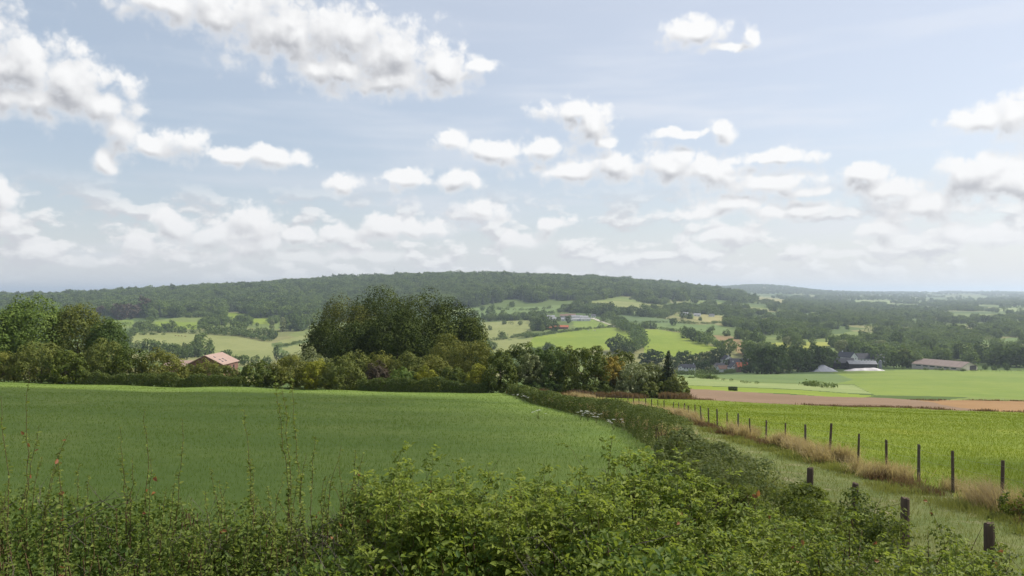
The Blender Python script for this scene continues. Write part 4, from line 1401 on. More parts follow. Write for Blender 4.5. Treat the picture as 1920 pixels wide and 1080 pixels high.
def build_fence():
    rng = random.Random(3)
    root = empty('wire_fence', (13.0, 21, hz(13, 21)))
    ms = [post_mesh(.040, 1.2, 60 + i) for i in range(4)]
    tops = []
    pts = []
    for i in (-3, -2, -1):
        pts.append((13.0, 21 + 2.5 * i))
    for i, px in enumerate(POST_PX):
        d = 21 + 2.5 * i
        pts.append(((px - CX) / F * d, d))
    for j, (X, Y) in enumerate(pts):
        Z = hz(X, Y)
        m = ms[j % 4]
        if not m.materials:
            m.materials.append(POSTWOOD if j % 4 != 1 else POSTGREY)
        p = link('post', m, root)
        p.location = (X - root.location.x, Y - root.location.y, Z - root.location.z)
        tilt = rng.gauss(0, .055) + (-.14 if j in (20, 21, 22) else 0)
        p.rotation_euler = (rng.gauss(0, .03), tilt, rng.uniform(0, 6))
        p.scale = (rng.uniform(.9, 1.3), rng.uniform(.9, 1.3), rng.uniform(.93, 1.06) * (1.12 if j in (8, 18) else 1))
        tops.append((X, Y, Z))
    for h in (.45, .78, 1.08):
        P = []
        for a, b in zip(tops[:-1], tops[1:]):
            for t in (0, .5):
                q = np.array(a) * (1 - t) + np.array(b) * t
                P.append(q + np.array([-.05, 0, h - (.03 if t else 0)]))
        P.append(np.array(tops[-1]) + np.array([-.05, 0, h]))
        V, Fc = tube(P, [.0032] * len(P), 4)
        w = link('wire', npmesh('wire', V - np.array(root.location), Fc), root, WIRE)
    tag(root, 'post and wire fence with thin dark posts along the bright field', 'fence')
    # short thick posts on the left side of the track
    m = post_mesh(.067, 1.36, 77, 11)
    m.materials.append(POSTWOOD)
    for (px, top, d, lb) in ((1855, 980, 11.2, 'thickest dark short post nearest the bottom right corner'), (1695, 932, 13.1, 'dark short post standing upright above the brambles'),
                             (1600, 907, 15.2, 'dark short post leaning slightly left by the track'), (1516, 875, 17.5, 'farthest short dark post at the end of the brambles')):
        X = (px - CX) / F * d
        Z = hz(X, d)
        o = link('fence_post', m)
        H = -(top - HY) / F * d - Z
        o.location = (X, d, Z)
        o.scale = (1, 1, H / 1.36)
        o.rotation_euler = (0, -.10 if px < 1650 and px > 1550 else (-.05 if px == 1516 else .01), px)
        tag(o, lb, 'post', 'short posts along the track')


build_fence()

# ------------------------------------------------------------------ grasses
def blades(pos, h, w, lean, bend, rng, tint):
    """grass blades: a tapering strip that bends over; pos (n,3), lean (n,2) horizontal direction of the bend"""
    n = len(pos)
    a = rng.uniform(0, 6.2832, n)
    side = np.c_[np.cos(a), np.sin(a), np.zeros(n)] * (w / 2)[:, None]
    L = np.c_[lean, np.zeros(n)]
    p1 = pos + np.c_[np.zeros(n), np.zeros(n), h * .55] + L * (bend * h * .25)[:, None]
    p2 = pos + np.c_[np.zeros(n), np.zeros(n), h * (1 - .25 * np.minimum(bend, 1.6))] + L * (bend * h * .8)[:, None]
    V = np.stack([pos - side, pos + side, p1 + side * .8, p1 - side * .8, p2], 1).reshape(-1, 3)
    i = np.arange(n)[:, None] * 5
    Fc = np.concatenate([i + np.array([[0, 1, 2]]), i + np.array([[0, 2, 3]]), i + np.array([[3, 2, 4]])], 1).reshape(-1, 3)
    return V, Fc, np.repeat(tint, 5)


def simple_blades(pos, h, w, rng, tint, lean=.35):
    """short turf: one triangle a blade"""
    n = len(pos)
    a = rng.uniform(0, 6.2832, n)
    side = np.c_[np.cos(a), np.sin(a), np.zeros(n)] * (w / 2)[:, None]
    tip = pos + np.c_[rng.normal(0, lean, n) * h, rng.normal(0, lean, n) * h, h]
    V = np.stack([pos - side, pos + side, tip], 1).reshape(-1, 3)
    return V, np.arange(n * 3).reshape(n, 3), np.repeat(tint, 3)


LEAF['turf'] = leaf_mat('grass_meadow', (.088, .135, .026), (.116, .160, .034), .42, .7, .1, 0)
LEAF['crop'] = leaf_mat('grass_crop', (.088, .124, .011), (.128, .158, .016), .40, .7, .1, 0)
LEAF['verge'] = leaf_mat('grass_verge', (.072, .100, .021), (.155, .155, .050), .35, .7, .1, 0)
LEAF['straw'] = leaf_mat('grass_straw', (.15, .112, .060), (.33, .262, .155), .35, .75, .1, 0)
LEAF['rust'] = leaf_mat('weed_rust', (.060, .040, .026), (.145, .095, .058), .3, .75, .1, 0)


def sector_points(n, d0, d1, power, rng, xmax=.95):
    """random ground points ahead, thinner with distance"""
    u = rng.random(n)
    e = 2 - power
    d = (d0 ** e + u * (d1 ** e - d0 ** e)) ** (1 / e)
    X = rng.uniform(-xmax, xmax, n) * d
    return X, d


def turf(name, label, poly, n, d0, d1, hgt, wid, matk, seed, power=1.55, lean=.35):
    rng = np.random.default_rng(seed)
    X, Y = sector_points(n, d0, d1, power, rng)
    k = in_poly(X, Y, poly)
    X, Y = X[k], Y[k]
    m = len(X)
    Z = height(X, Y)
    pat = vnoise(np.c_[X / 2.2, Y / 2.2], seed) * .6 + vnoise(np.c_[X / .5, Y / .5], seed + 1) * .4
    h = hgt * (.6 + .8 * pat) * rng.uniform(.6, 1.25, m)
    V, Fc, T = simple_blades(np.c_[X, Y, Z - .01], h, wid * np.clip(Y / 18, 1, 4.5) * rng.uniform(.6, 1.3, m), rng, np.clip(pat * .8 + rng.normal(.1, .15, m), 0, 1), lean)
    o = link(name, npmesh(name, V, Fc, T), None, LEAF[matk])
    tag(o, label, 'grass', None, 'stuff')


turf('meadow_grass', 'short dark green grass covering the sloping meadow', NEAR[1][3], 285000, 7, 126, .12, .011, 'turf', 51)
turf('crop_grass', 'bright green young crop blades in the field right of the fence', NEAR[2][3], 480000, 14, 118, .11, .012, 'crop', 52)
turf('track_grass', 'short worn grass and straw on the farm track', NEAR[0][3], 400000, 7, 110, .12, .011, 'verge', 53)


def tussocks(name, label, pts, n, hgt, wid, matk, seed, spread=.35, bend=1.0, dirn=(-.4, -.9), cat='grass'):
    """dry grass in tufts round the given (x, y) points"""
    rng = np.random.default_rng(seed)
    pts = np.array(pts, float)
    w = 1 / np.maximum(pts[:, 1], 8) ** .7
    i = rng.choice(len(pts), n, p=w / w.sum())
    th = rng.uniform(.55, 1.25, len(pts))
    td = np.array(dirn) + rng.normal(0, .6, (len(pts), 2))
    X = pts[i, 0] + rng.normal(0, spread, n)
    Y = pts[i, 1] + rng.normal(0, spread, n)
    Z = height(X, Y)
    h = hgt * th[i] * rng.uniform(.45, 1.2, n)
    tt = rng.random(len(pts))
    V, Fc, T = blades(np.c_[X, Y, Z - .02], h, wid * np.clip(Y / 16, .8, 5) * rng.uniform(.6, 1.3, n), unit(td[i] + rng.normal(0, .55, (n, 2))), bend * rng.uniform(.2, 1.3, n), rng,
                      np.clip(tt[i] * .6 + rng.normal(.2, .2, n), 0, 1))
    o = link(name, npmesh(name, V, Fc, T), None, LEAF[matk])
    tag(o, label, cat, None, 'stuff')


def along(path, step, jit, seed):
    rng = np.random.default_rng(seed)
    path = np.array(path, float)
    L = np.r_[0, np.cumsum(np.linalg.norm(np.diff(path, axis=0), axis=1))]
    s = np.arange(0, L[-1], step) + rng.uniform(-step / 2, step / 2, len(np.arange(0, L[-1], step)))
    s = s[vnoise(np.c_[s / 2.6, s * 0], seed) > .50]
    return np.c_[np.interp(s, L, path[:, 0]), np.interp(s, L, path[:, 1])] + rng.normal(0, jit, (len(s), 2))


_fl = [(12.75, 13)] + [(x - .05, y) for x, y in FENCE[1:]]
tussocks('dry_grass', 'tall pale dry grass growing along the wire fence', along(_fl, .42, .34, 61), 30000, .92, .008, 'straw', 62, .24, 1.25)
tussocks('rusty_weeds', 'brown withered weeds at the foot of the wire fence', along([(x - .55, y) for x, y in _fl], .5, .22, 63), 8000, .36, .012, 'rust', 64, .20, .8)
tussocks('dry_grass', 'pale dry grass strip behind the far end of the clipped hedge', along([(3.2, 122), (4.6, 100), (6.4, 84), (8.2, 72)], .6, .6, 65), 9000, .8, .012, 'straw', 66, .5)
tussocks('dry_grass', 'thin dry grass at the foot of the long clipped hedge', along([(8.4, 36), (9.0, 47), (8.9, 58), (7.6, 68)], .6, .4, 67), 7000, .45, .010, 'straw', 68, .4)
tussocks('rusty_weeds', 'reddish brown weed strip under the trees at the end of the track', along([(1.5, 125), (8, 125.5), (18, 123), (27, 120.5)], .5, .8, 69), 9000, 1.0, .016, 'rust', 70, .6, .6)
tussocks('rusty_weeds', 'dark weed line between the bright crop and the brown fields', along([(27, 121), (64, 98.5), (110, 69)], .5, .35, 71), 7000, .36, .016, 'rust', 72, .5, .5)
tussocks('rusty_weeds', 'weed line behind the orange stubble strip', along([(78, 152.5), (110, 166.5), (160, 150)], .9, .5, 73), 3000, .4, .02, 'rust', 74, .6, .5)

tussocks('track_tufts', 'rough green grass tufts along both sides of the farm track', np.r_[along([(7.2, 9), (7.4, 20), (8.3, 34), (9.2, 48), (9.2, 58)], .5, .35, 77), along([(11.6, 13), (11.9, 30), (12.2, 48), (12.2, 60)], .5, .3, 78)], 22000, .28, .009, 'verge', 79, .3, .9)

# ------------------------------------------------------------------ hedge plants in front of the camera
LEAF['thorn'] = leaf_mat('leaf_thorn', (.030, .056, .013), (.114, .145, .028), .40, .55, .15, 0)
LEAF['rose'] = leaf_mat('leaf_rose', (.038, .072, .014), (.158, .188, .031), .45, .55, .15, .2)
LEAF['bramble'] = leaf_mat('leaf_bramble', (.028, .050, .011), (.130, .152, .027), .40, .55, .15, 0)
LEAF['rough'] = leaf_mat('leaf_rough', (.052, .076, .020), (.130, .145, .042), .32, .6, .15, 0)
LEAF['shoot'] = leaf_mat('leaf_shoot', (.055, .084, .018), (.140, .166, .038), .45, .6, .12, .3)
LEAF['red'] = leaf_mat('leaf_red', (.15, .055, .028), (.22, .10, .04), .4, .5, .2, .4)
STEM_G = plain_mat('stem_green', (.12, .14, .04), (.14, .10, .045), 8, .7, .2)
STEM_B = plain_mat('stem_brown', (.10, .085, .035), (.10, .055, .032), 8, .8, .15)

TOPX = [-250, 0, 200, 400, 600, 800, 1000, 1150, 1300, 1450, 1600, 1750, 1920, 2150]
TOPY = [940, 935, 948, 944, 945, 940, 932, 922, 930, 975, 1015, 1038, 1054, 1065]


def front_top(X, d):
    """height of the leafy top of the front hedge"""
    px = CX + F * X / 6.0
    z6 = -(np.interp(px, TOPX, TOPY) - HY) / F * 6.0
    lump = (vnoise(np.c_[X / .55, d / .55], 5) - .5) * .52 + (vnoise(np.c_[X / .2, d / .2], 6) - .5) * .14
    back = np.maximum(d - 6.0, 0) ** 2 * .55
    return z6 + lump * .9 - back - .03 * np.maximum(6 - d, 0) - .06


def front_mass(name, label, p0, p1, n, size, matk, seed, cat, cut=.5):
    """leaves of one plant of the front hedge between photo columns p0 and p1 (measured at 6 m)"""
    rng = np.random.default_rng(seed)
    d = rng.uniform(3.7, 7.3, n * 4)
    X = rng.uniform((p0 - 160 - CX) / F * 6, (p1 + 160 - CX) / F * 6, n * 4)
    px = CX + F * X / 6 + (vnoise(np.c_[X / .5, d / .5], 12) - .5) * 260
    k = (px > p0) & (px < p1) & (vnoise(np.c_[X / .22, d / .22], seed + 9) > rng.uniform(.18, .52, len(X)))     # gaps between the sprays
    X, d = X[k][:n], d[k][:n]
    n = len(X)
    dep = .55 * rng.random(n) ** 1.4
    Z = front_top(X, d) - dep
    nrm = np.c_[rng.normal(0, .25, n), rng.normal(-.25, .25, n), np.full(n, .8)]
    s = size * rng.uniform(.45, 1.0, n) * (1 + .7 * vnoise(np.c_[X / .3, d / .3], seed + 4))
    tint = np.clip(.15 + .55 * vnoise(np.c_[X / .35, d / .35], seed) + rng.normal(0, .2, n), 0, 1)
    V, Fc, kk = leaf_quads(np.c_[X, d, Z], nrm, s, rng, .62, .10, jitter=.6, shaped=True)
    c = np.array([float(X.mean()), 5.6, 0.0])
    c[2] = hz(c[0], c[1])
    o = empty(name, c)
    link('foliage', npmesh('foliage', V - c, Fc, np.repeat(tint, kk)), o, LEAF[matk])
    parts = []
    for i in range(70):
        x, y = rng.uniform((p0 - CX) / F * 6, (p1 - CX) / F * 6), rng.uniform(4.6, 6.6)
        t = np.array([x, y, float(front_top(np.array([x]), np.array([y]))[0]) - .03])
        b = np.array([x + rng.normal(0, .15), y + rng.normal(0, .15), hz(x, y) - .05])
        parts.append(tube([b, (b + t) / 2 + rng.normal(0, .06, 3), t], [.014, .009, .004], 5))
    V, Fc = join(parts)
    link('stems', npmesh('stems', V - c, Fc, smooth=True), o, STEM_B)
    parts = []
    for i in range(90):
        x, y = rng.uniform((p0 - CX) / F * 6, (p1 - CX) / F * 6), rng.uniform(4.4, 6.4)
        b = np.array([x, y, float(front_top(np.array([x]), np.array([y]))[0]) - .12])
        e = b + np.array([rng.normal(0, .16), rng.normal(0, .10), rng.uniform(.08, .30)])
        m = (b + e) / 2 + rng.normal(0, .03, 3)
        parts.append(tube([b, m, e], [.003, .0022, .001], 4))
        for q in range(2):
            f = m + (e - m) * rng.random()
            parts.append(tube([f, f + rng.normal(0, .05, 3) + np.array([0, 0, .04])], [.0016, .0007], 3))
    V, Fc = join([(a, b) for a, b in parts])
    link('twigs', npmesh('twigs', V - c, Fc), o, POSTGREY)['kind'] = 'stuff'
    tag(o, label, cat, 'plants of the front hedge')
    return o


def bez(p0, p1, p2, n):
    t = np.linspace(0, 1, n)[:, None]
    return (1 - t) ** 2 * p0 + 2 * t * (1 - t) * p1 + t ** 2 * p2


def shoot(root, tip, base_px, d, seed, kind='thorn', red=0.0, dense=1.0, bow=0.0, thick=1.0):
    """a long shoot standing out of the hedge: tip pixel, base column, distance"""
    rng = np.random.default_rng(seed)
    c = np.array(root.location)
    T = np.array([(tip[0] - CX) / F * d, d, -(tip[1] - HY) / F * d])
    bx = (base_px - CX) / F * d
    B = np.array([bx, d + rng.uniform(-.1, .1), float(front_top(np.array([bx]), np.array([d]))[0]) - .25])
    M = (T + B) / 2 + np.array([bow, rng.normal(0, .05), rng.uniform(.02, .10)])
    ln = np.linalg.norm(T - B)
    k = max(8, int(ln / .06))
    wig = np.cumsum(rng.normal(0, .007, (k, 3)), 0)
    wig -= np.linspace(0, 1, k)[:, None] * wig[-1]
    path = bez(B, M, T, k) + wig
    V, Fc = tube(path - c, np.linspace(.0036, .0010, k) * thick, 5)
    st = link('shoot', npmesh('shoot', V, Fc, smooth=True), root, STEM_G if kind == 'rose' else STEM_B)
    P, Nn, U, S, T_ = [], [], [], [], []
    tan = unit(np.gradient(path, axis=0))
    m = int(ln / (.017 if kind == 'thorn' else .040) * (dense + .2))
    for i in range(m):
        t = rng.uniform(.12, 1.0)
        f = t * (k - 1)
        q = path[int(f)] + (path[min(int(f) + 1, k - 1)] - path[int(f)]) * (f - int(f))
        a = i * 2.4 + rng.uniform(-.5, .5)
        out = unit(np.array([[math.cos(a), math.sin(a), rng.uniform(.0, .7)]]))[0]
        out = unit((out + tan[int(f)] * .5)[None])[0]
        if kind == 'thorn':
            P.append(q)
            U.append(out)
            S.append(rng.uniform(.017, .042) * (1.2 - .45 * t))
            T_.append(rng.uniform(.2, 1))
        else:
            # feathered leaf: leaflets in pairs along an arching stalk
            lf = rng.uniform(.07, .15) * (1.2 - .55 * t)
            pr = 3
            sd = unit(np.cross(out, [0, 0, 1.0])[None])[0]
            tn = rng.uniform(.2, 1)
            for j in range(pr):
                u = (j + .6) / (pr + .3)
                cc = q + out * lf * u + np.array([0, 0, -.35 * lf * u * u])
                for sg in (-1, 1):
                    P.append(cc)
                    U.append(out * .45 + sd * sg)
                    S.append(lf * .36 * rng.uniform(.85, 1.15))
                    T_.append(tn)
            P.append(q + out * lf + np.array([0, 0, -.35 * lf]))
            U.append(out)
            S.append(lf * .42)
            T_.append(tn)
    P, U = np.array(P), np.array(U)
    V, Fc, kk = leaf_quads(P - c, np.tile([0, -.15, .75], (len(P), 1)), np.array(S), rng, .55, .10, up=U * 3, jitter=.35, shaped=True)
    link('leaves', npmesh('leaves', V, Fc, np.repeat(np.array(T_), kk)), st, LEAF['rose' if kind == 'rose' else 'shoot'])
    if red:
        kf = rng.integers(int(k * .5), k, 2)
        P = path[kf] + rng.normal(0, .01, (2, 3))
        V, Fc, kk = leaf_quads(P - c, np.tile([0, -.6, .4], (2, 1)), .034 * red, rng, .6, .1, jitter=.5, shaped=True)
        link('red_leaves', npmesh('red_leaves', V, Fc, np.repeat(rng.random(2), kk)), st, LEAF['red'])


def build_front():
    h1 = front_mass('hawthorn_bush', 'dark green thorny bush filling the bottom left corner', -260, 420, 25000, .038, 'thorn', 81, 'bush')
    h2 = front_mass('hawthorn_bush', 'mid green bush with thin upright shoots, bottom centre left', 420, 760, 17500, .038, 'thorn', 82, 'bush')
    r1 = front_mass('wild_rose', 'light green wild rose with arching feathered shoots, bottom centre', 760, 1300, 28000, .038, 'rose', 83, 'bush')
    b1 = front_mass('bramble_bush', 'low leafy bramble filling the bottom right corner', 1300, 2150, 27000, .039, 'bramble', 84, 'bush')
    i = 0
    # tip, base column, distance, kind, red, density, bow
    for tip, bx, d, kd, red, dn, bw, root in [
        ((56, 700), 40, 5.7, 'thorn', 1, .6, .04, h1), ((2, 742), 32, 5.6, 'thorn', 0, .6, .03, h1), ((74, 798), 40, 5.8, 'thorn', 1, .8, -.03, h1), ((130, 812), 85, 5.9, 'thorn', 1, .9, -.04, h1),
        ((225, 800), 232, 5.8, 'thorn', 0, .9, .02, h1), ((272, 768), 272, 5.9, 'thorn', 0, .8, .01, h1), ((283, 860), 278, 5.5, 'thorn', 1.4, .8, .01, h1),
        ((168, 890), 158, 5.6, 'thorn', 0, 1, -.03, h1), ((110, 870), 122, 5.4, 'thorn', 1.3, 1, 0, h1), ((342, 785), 337, 5.9, 'thorn', 0, .9, .01, h1), 
        ((458, 768), 482, 5.9, 'thorn', 0, 1.1, .03, h2), ((517, 704), 538, 6.0, 'thorn', 0, 1.7, .03, h2), ((548, 712), 566, 6.0, 'thorn', 0, 1.7, .02, h2), ((530, 716), 550, 6.1, 'thorn', 0, 1.3, .0, h2), 
        ((592, 818), 585, 5.8, 'thorn', 0, 1.2, .0, h2), ((640, 835), 615, 5.7, 'thorn', 0, 1, -.04, h2), ((682, 850), 630, 5.6, 'thorn', 1, .7, -.06, h2), ((575, 850), 560, 5.5, 'thorn', 0, 1.2, .0, h2),
        ((470, 860), 476, 5.5, 'thorn', 0, 1.2, .0, h2), ((636, 870), 650, 5.5, 'thorn', 0, 1.2, .0, h2), ((700, 880), 720, 5.6, 'rose', 0, 1, .05, h2), ((545, 890), 540, 5.3, 'thorn', 0, 1.2, 0, h2),
        ((808, 838), 812, 5.8, 'rose', 0, .9, .02, r1), ((838, 868), 862, 5.7, 'rose', 0, 1, .04, r1), ((858, 862), 870, 5.8, 'rose', 0, 1, .03, r1), ((935, 862), 885, 5.7, 'rose', 0, .8, -.05, r1), ((912, 872), 930, 5.5, 'rose', 0, 1, .04, r1),
        ((1020, 862), 1015, 5.8, 'rose', 0, 1.6, .0, r1), ((1060, 832), 1130, 5.9, 'rose', 0, .8, .10, r1), ((1148, 820), 1128, 6.0, 'rose', 0, 1.0, -.07, r1), ((1190, 828), 1215, 6.0, 'rose', 0, 1.2, .09, r1), ((1165, 850), 1205, 5.8, 'rose', 0, 1, .08, r1),
        ((1242, 872), 1262, 5.9, 'rose', 0, 1, .03, r1), ((975, 890), 990, 5.5, 'rose', 0, 1.2, .02, r1), ((760, 890), 770, 5.6, 'rose', 0, 1.2, .02, r1), ((730, 905), 745, 5.4, 'rose', 0, 1.2, .03, r1), ((1090, 880), 1085, 5.6, 'rose', 0, 1.3, .0, r1),
        ((1280, 850), 1290, 6.1, 'rose', 0, 1.4, .03, r1), ((880, 920), 900, 5.2, 'rose', 0, 1.2, .02, r1), ((1040, 920), 1060, 5.2, 'rose', 0, 1.2, .05, r1), ((1130, 930), 1150, 5.1, 'rose', 0, 1.2, .0, r1), ((820, 940), 800, 5.0, 'rose', 0, 1.2, -.02, r1),
        ((1220, 930), 1240, 5.2, 'rose', 0, 1.2, .0, r1), ((960, 950), 940, 4.9, 'rose', 0, 1.2, -.02, r1), ((684, 1030), 686, 4.6, 'rose', 0, 1.5, .0, h2),
        ((1345, 905), 1320, 5.8, 'rose', 0, 1.3, .0, b1), ((1380, 890), 1350, 6.0, 'rose', 0, 1.2, -.03, b1), ((1440, 985), 1350, 5.6, 'rose', 0, 1.0, -.08, b1), ((1560, 945), 1480, 5.8, 'rose', 0, 1.0, -.08, b1), ((1510, 975), 1470, 5.5, 'rose', 1.2, 1.2, -.03, b1),
        ((1740, 940), 1790, 5.9, 'thorn', 1, .5, .06, b1), ((1858, 975), 1885, 5.9, 'thorn', 0, .5, .03, b1), ((1650, 1005), 1600, 5.5, 'rose', 1.2, 1.1, -.04, b1), ((1790, 1010), 1770, 5.4, 'rose', 0, 1.1, 0, b1), ((1880, 1030), 1850, 5.3, 'rose', 1.2, 1.1, 0, b1),
        ((1700, 1030), 1690, 5.1, 'rose', 0, 1.1, 0, b1), ((1420, 930), 1400, 6.0, 'rose', 1.5, 1.0, -.02, b1),
    ]:
        i += 1
        shoot(root, tip, bx, d, 900 + i, kd, red, dn, bw, 1.6 if tip == (1148, 820) else 1.0)
    # long arching canes over the right half
    for j, (tx, ty, bx, d) in enumerate([(1450, 1000, 1300, 5.5), (1600, 965, 1440, 5.9), (1330, 980, 1180, 5.3), (1250, 915, 1100, 5.7), (1080, 955, 930, 5.3), (900, 930, 780, 5.5), (1720, 1020, 1560, 5.5), (1830, 1045, 1690, 5.2),
                                         (700, 975, 600, 5.3), (300, 985, 180, 5.3), (480, 960, 380, 5.4), (120, 975, 20, 5.4), (1400, 1040, 1280, 4.9), (1000, 1020, 880, 4.9)]):
        root = h1 if bx < 420 else h2 if bx < 760 else r1 if bx < 1300 else b1
        rr = np.random.default_rng(1300 + j)
        shoot(root, (tx, ty), bx, d, 1300 + j, 'rose' if bx > 560 else 'thorn', 0, .9, rr.uniform(-.02, .02), 1.3)
    # more short shoots so that the top is never a smooth line
    rng = np.random.default_rng(990)
    for j in range(245):
        px = rng.uniform(-60, 1900) if j < 60 else rng.uniform(620, 1480) if j < 170 else rng.uniform(-40, 780)
        d = rng.uniform(4.8, 6.4)
        X = (px - CX) / F * d
        zt = float(front_top(np.array([X]), np.array([d]))[0])
        y = HY - zt / d * F
        root = h1 if px < 420 else h2 if px < 760 else r1 if px < 1300 else b1
        kd = 'thorn' if px < 700 else 'rose'
        shoot(root, (px + rng.normal(0, 18), y - rng.uniform(20, 75 if j < 170 else 125) * 5.5 / d), px, d, 1400 + j, kd, 1.0 if rng.random() < .06 else 0, 1.3, rng.normal(0, .03))


build_front()


# ---- brambles and rough bushes along the left side of the track
def thicket(name, label, mounds, n, size, matk, seed, cat='bush', shaped=True):
    rng = np.random.default_rng(seed)
    L = []
    for (x, y, r, h) in mounds:
        g = hz(x, y)
        L.append((x, y, g + h * .42, r, r * 1.15, h * .58))
    p, v, t = crown_points(L, n, rng, .34, .5, .5)
    c = np.array([mounds[0][0], mounds[0][1], hz(mounds[0][0], mounds[0][1])])
    V, Fc, k = leaf_quads(p - c, v + np.array([0, -.1, .4]), size * rng.uniform(.6, 1.4, n) * np.clip(p[:, 1] / 14, .8, 2.2), rng, .62, .1, jitter=.55, shaped=shaped)
    o = empty(name, c)
    link('foliage', npmesh('foliage', V, Fc, np.repeat(t, k)), o, LEAF[matk])
    parts = []
    for (x, y, r, h) in mounds:
        for i in range(7):
            b = np.array([x + rng.normal(0, r * .3), y + rng.normal(0, r * .3), 0])
            b[2] = hz(b[0], b[1]) - .05
            e = b + np.array([rng.normal(0, r * .6), rng.normal(0, r * .6), h * rng.uniform(.7, 1.15)])
            parts.append(tube([b, (b + e) / 2 + np.array([0, 0, .15]), e], [.012, .008, .003], 4))
    V, Fc = join(parts)
    link('stems', npmesh('stems', V - c, Fc), o, STEM_B)
    tag(o, label, cat, 'bushes along the farm track')


thicket('bramble_bush', 'dark bramble thicket below the short posts', [(4.7, 8.6, 1.0, 0.96), (5.2, 10.4, .95, 0.84), (5.5, 12.4, .9, 0.76), (5.5, 14.4, 1.0, 0.84), (5.5, 16.6, 1.0, 0.88), (4.6, 13.2, .9, 0.88), (4.5, 10.8, 1.0, 0.96), (4.6, 16, 1, 0.96), (6.35, 10.3, .7, 1.15), (6.3, 12.2, .75, 1.22), (6.2, 14.2, .75, 1.12), (6.1, 16.3, .8, 0.86)], 38000, .064, 'bramble', 91)
thicket('rough_bush', 'rough brownish bush between the brambles and the clipped hedge', [(5.7, 19.2, 1.1, 0.92), (5.9, 22, 1.1, 0.92), (6.2, 25, 1.2, 0.96), (6.4, 28.2, 1.1, 0.88), (6.8, 31.5, 1.1, 0.88), (5.2, 21, 1.0, 0.80), (5.3, 24.5, .9, 0.76)], 18000, .058, 'rough', 92, shaped=False)
thicket('bramble_bush', 'dark bramble tangle at the foot of the fence, right picture edge', [(12.4, 18.6, .7, .8), (12.7, 17.2, .8, .85), (12.5, 15.6, .8, .8)], 6000, .055, 'bramble', 93)


# ---- white umbellifers along the meadow side of the hedge
UMBEL_W = plain_mat('umbel_white', (.72, .72, .66), (.55, .57, .45), 9, .8, .1)


def umbel(label, px, py, h, seed):
    rng = np.random.default_rng(seed)
    X, Y, Z = ground_at(px, py, 20)
    o = empty('cow_parsley', (X, Y, Z))
    stems, heads = [], []
    for i in range(7):
        e = np.array([rng.normal(0, .28), rng.normal(0, .28), h * rng.uniform(.7, 1.1)])
        stems.append(tube([(0, 0, 0), e * np.array([.35, .35, .6]), e], [.008, .006, .004], 4))
        a = rng.uniform(0, 6.28, 40)
        r = np.sqrt(rng.random(40)) * .10
        heads.append(e + np.c_[np.cos(a) * r, np.sin(a) * r, .02 - r * .25])
    V, Fc = join(stems)
    link('stem', npmesh('stem', V, Fc), o, STEM_G)
    P = np.concatenate(heads)
    V, Fc, k = leaf_quads(P, np.tile([0, 0, 1.0], (len(P), 1)), .038, rng, .9, 0, jitter=.3)
    link('flower_heads', npmesh('flower_heads', V, Fc), o, UMBEL_W)
    tag(o, label, 'flower', 'white umbel flowers beside the clipped hedge')


for _i, (_x, _y) in enumerate([(968, 749), (981, 752), (992, 755), (1009, 786), (1034, 761), (1088, 788), (1102, 790), (1118, 794), (1150, 806)]):
    umbel('white umbel flower beside the meadow hedge, ' + ('leftmost' if _i == 0 else ORD[_i] + ' from left'), _x, _y, .65, 1200 + _i)

# ------------------------------------------------------------------ buildings
WALLM = {
    'white': plain_mat('wall_white', (.74, .74, .72), (.62, .62, .60), .6, .9, .1),
    'brick': plain_mat('wall_brick', (.20, .115, .09), (.15, .085, .07), 2.2, .9, .1, .3),
    'pink': plain_mat('wall_pink', (.56, .33, .27), (.47, .27, .22), 1.2, .9, .1),
    'dark': plain_mat('wall_dark', (.07, .06, .06), (.045, .04, .04), .8, .9, .1),
    'brown': plain_mat('wall_brown', (.22, .15, .11), (.15, .10, .08), .8, .9, .1),
    'cream': plain_mat('wall_cream', (.50, .46, .40), (.42, .38, .33), .8, .9, .1),
}
ROOFM = {
    'pink': plain_mat('roof_pink_tile', (.33, .235, .195), (.28, .195, .16), 1.4, .85, .2, .4),
    'slate': plain_mat('roof_slate', (.075, .075, .085), (.05, .05, .058), 1.0, .7, .3, .3),
    'brown': plain_mat('roof_brown_tile', (.25, .16, .115), (.19, .12, .09), 1.0, .85, .2, .3),
    'red': plain_mat('roof_red_tile', (.44, .14, .07), (.36, .11, .06), 1.0, .85, .2, .3),
    'sheet': plain_mat('roof_sheet', (.23, .18, .155), (.19, .145, .125), .15, .8, .2, .2, (1, 6, 1)),
    'grey': plain_mat('roof_grey', (.30, .30, .31), (.22, .22, .23), .6, .8, .2),
}
GLASS, _N = new_mat('window_glass')
_p = _N.n('ShaderNodeBsdfPrincipled')
_p.inputs['Base Color'].default_value = (.02, .025, .03, 1)
_p.inputs['Roughness'].default_value = .12
finish(_N, _p.outputs[0])
TRIM = plain_mat('trim_white', (.70, .70, .68), (.6, .6, .58), 2, .7, .2)


def pymesh(name, V, Fc):
    me = bpy.data.meshes.new(name)
    me.from_pydata([tuple(map(float, v)) for v in V], [], Fc)
    me.update()
    return me


def box(x0, x1, y0, y1, z0, z1):
    V = [(x0, y0, z0), (x1, y0, z0), (x1, y1, z0), (x0, y1, z0), (x0, y0, z1), (x1, y0, z1), (x1, y1, z1), (x0, y1, z1)]
    return V, [(0, 3, 2, 1), (4, 5, 6, 7), (0, 1, 5, 4), (1, 2, 6, 5), (2, 3, 7, 6), (3, 0, 4, 7)]


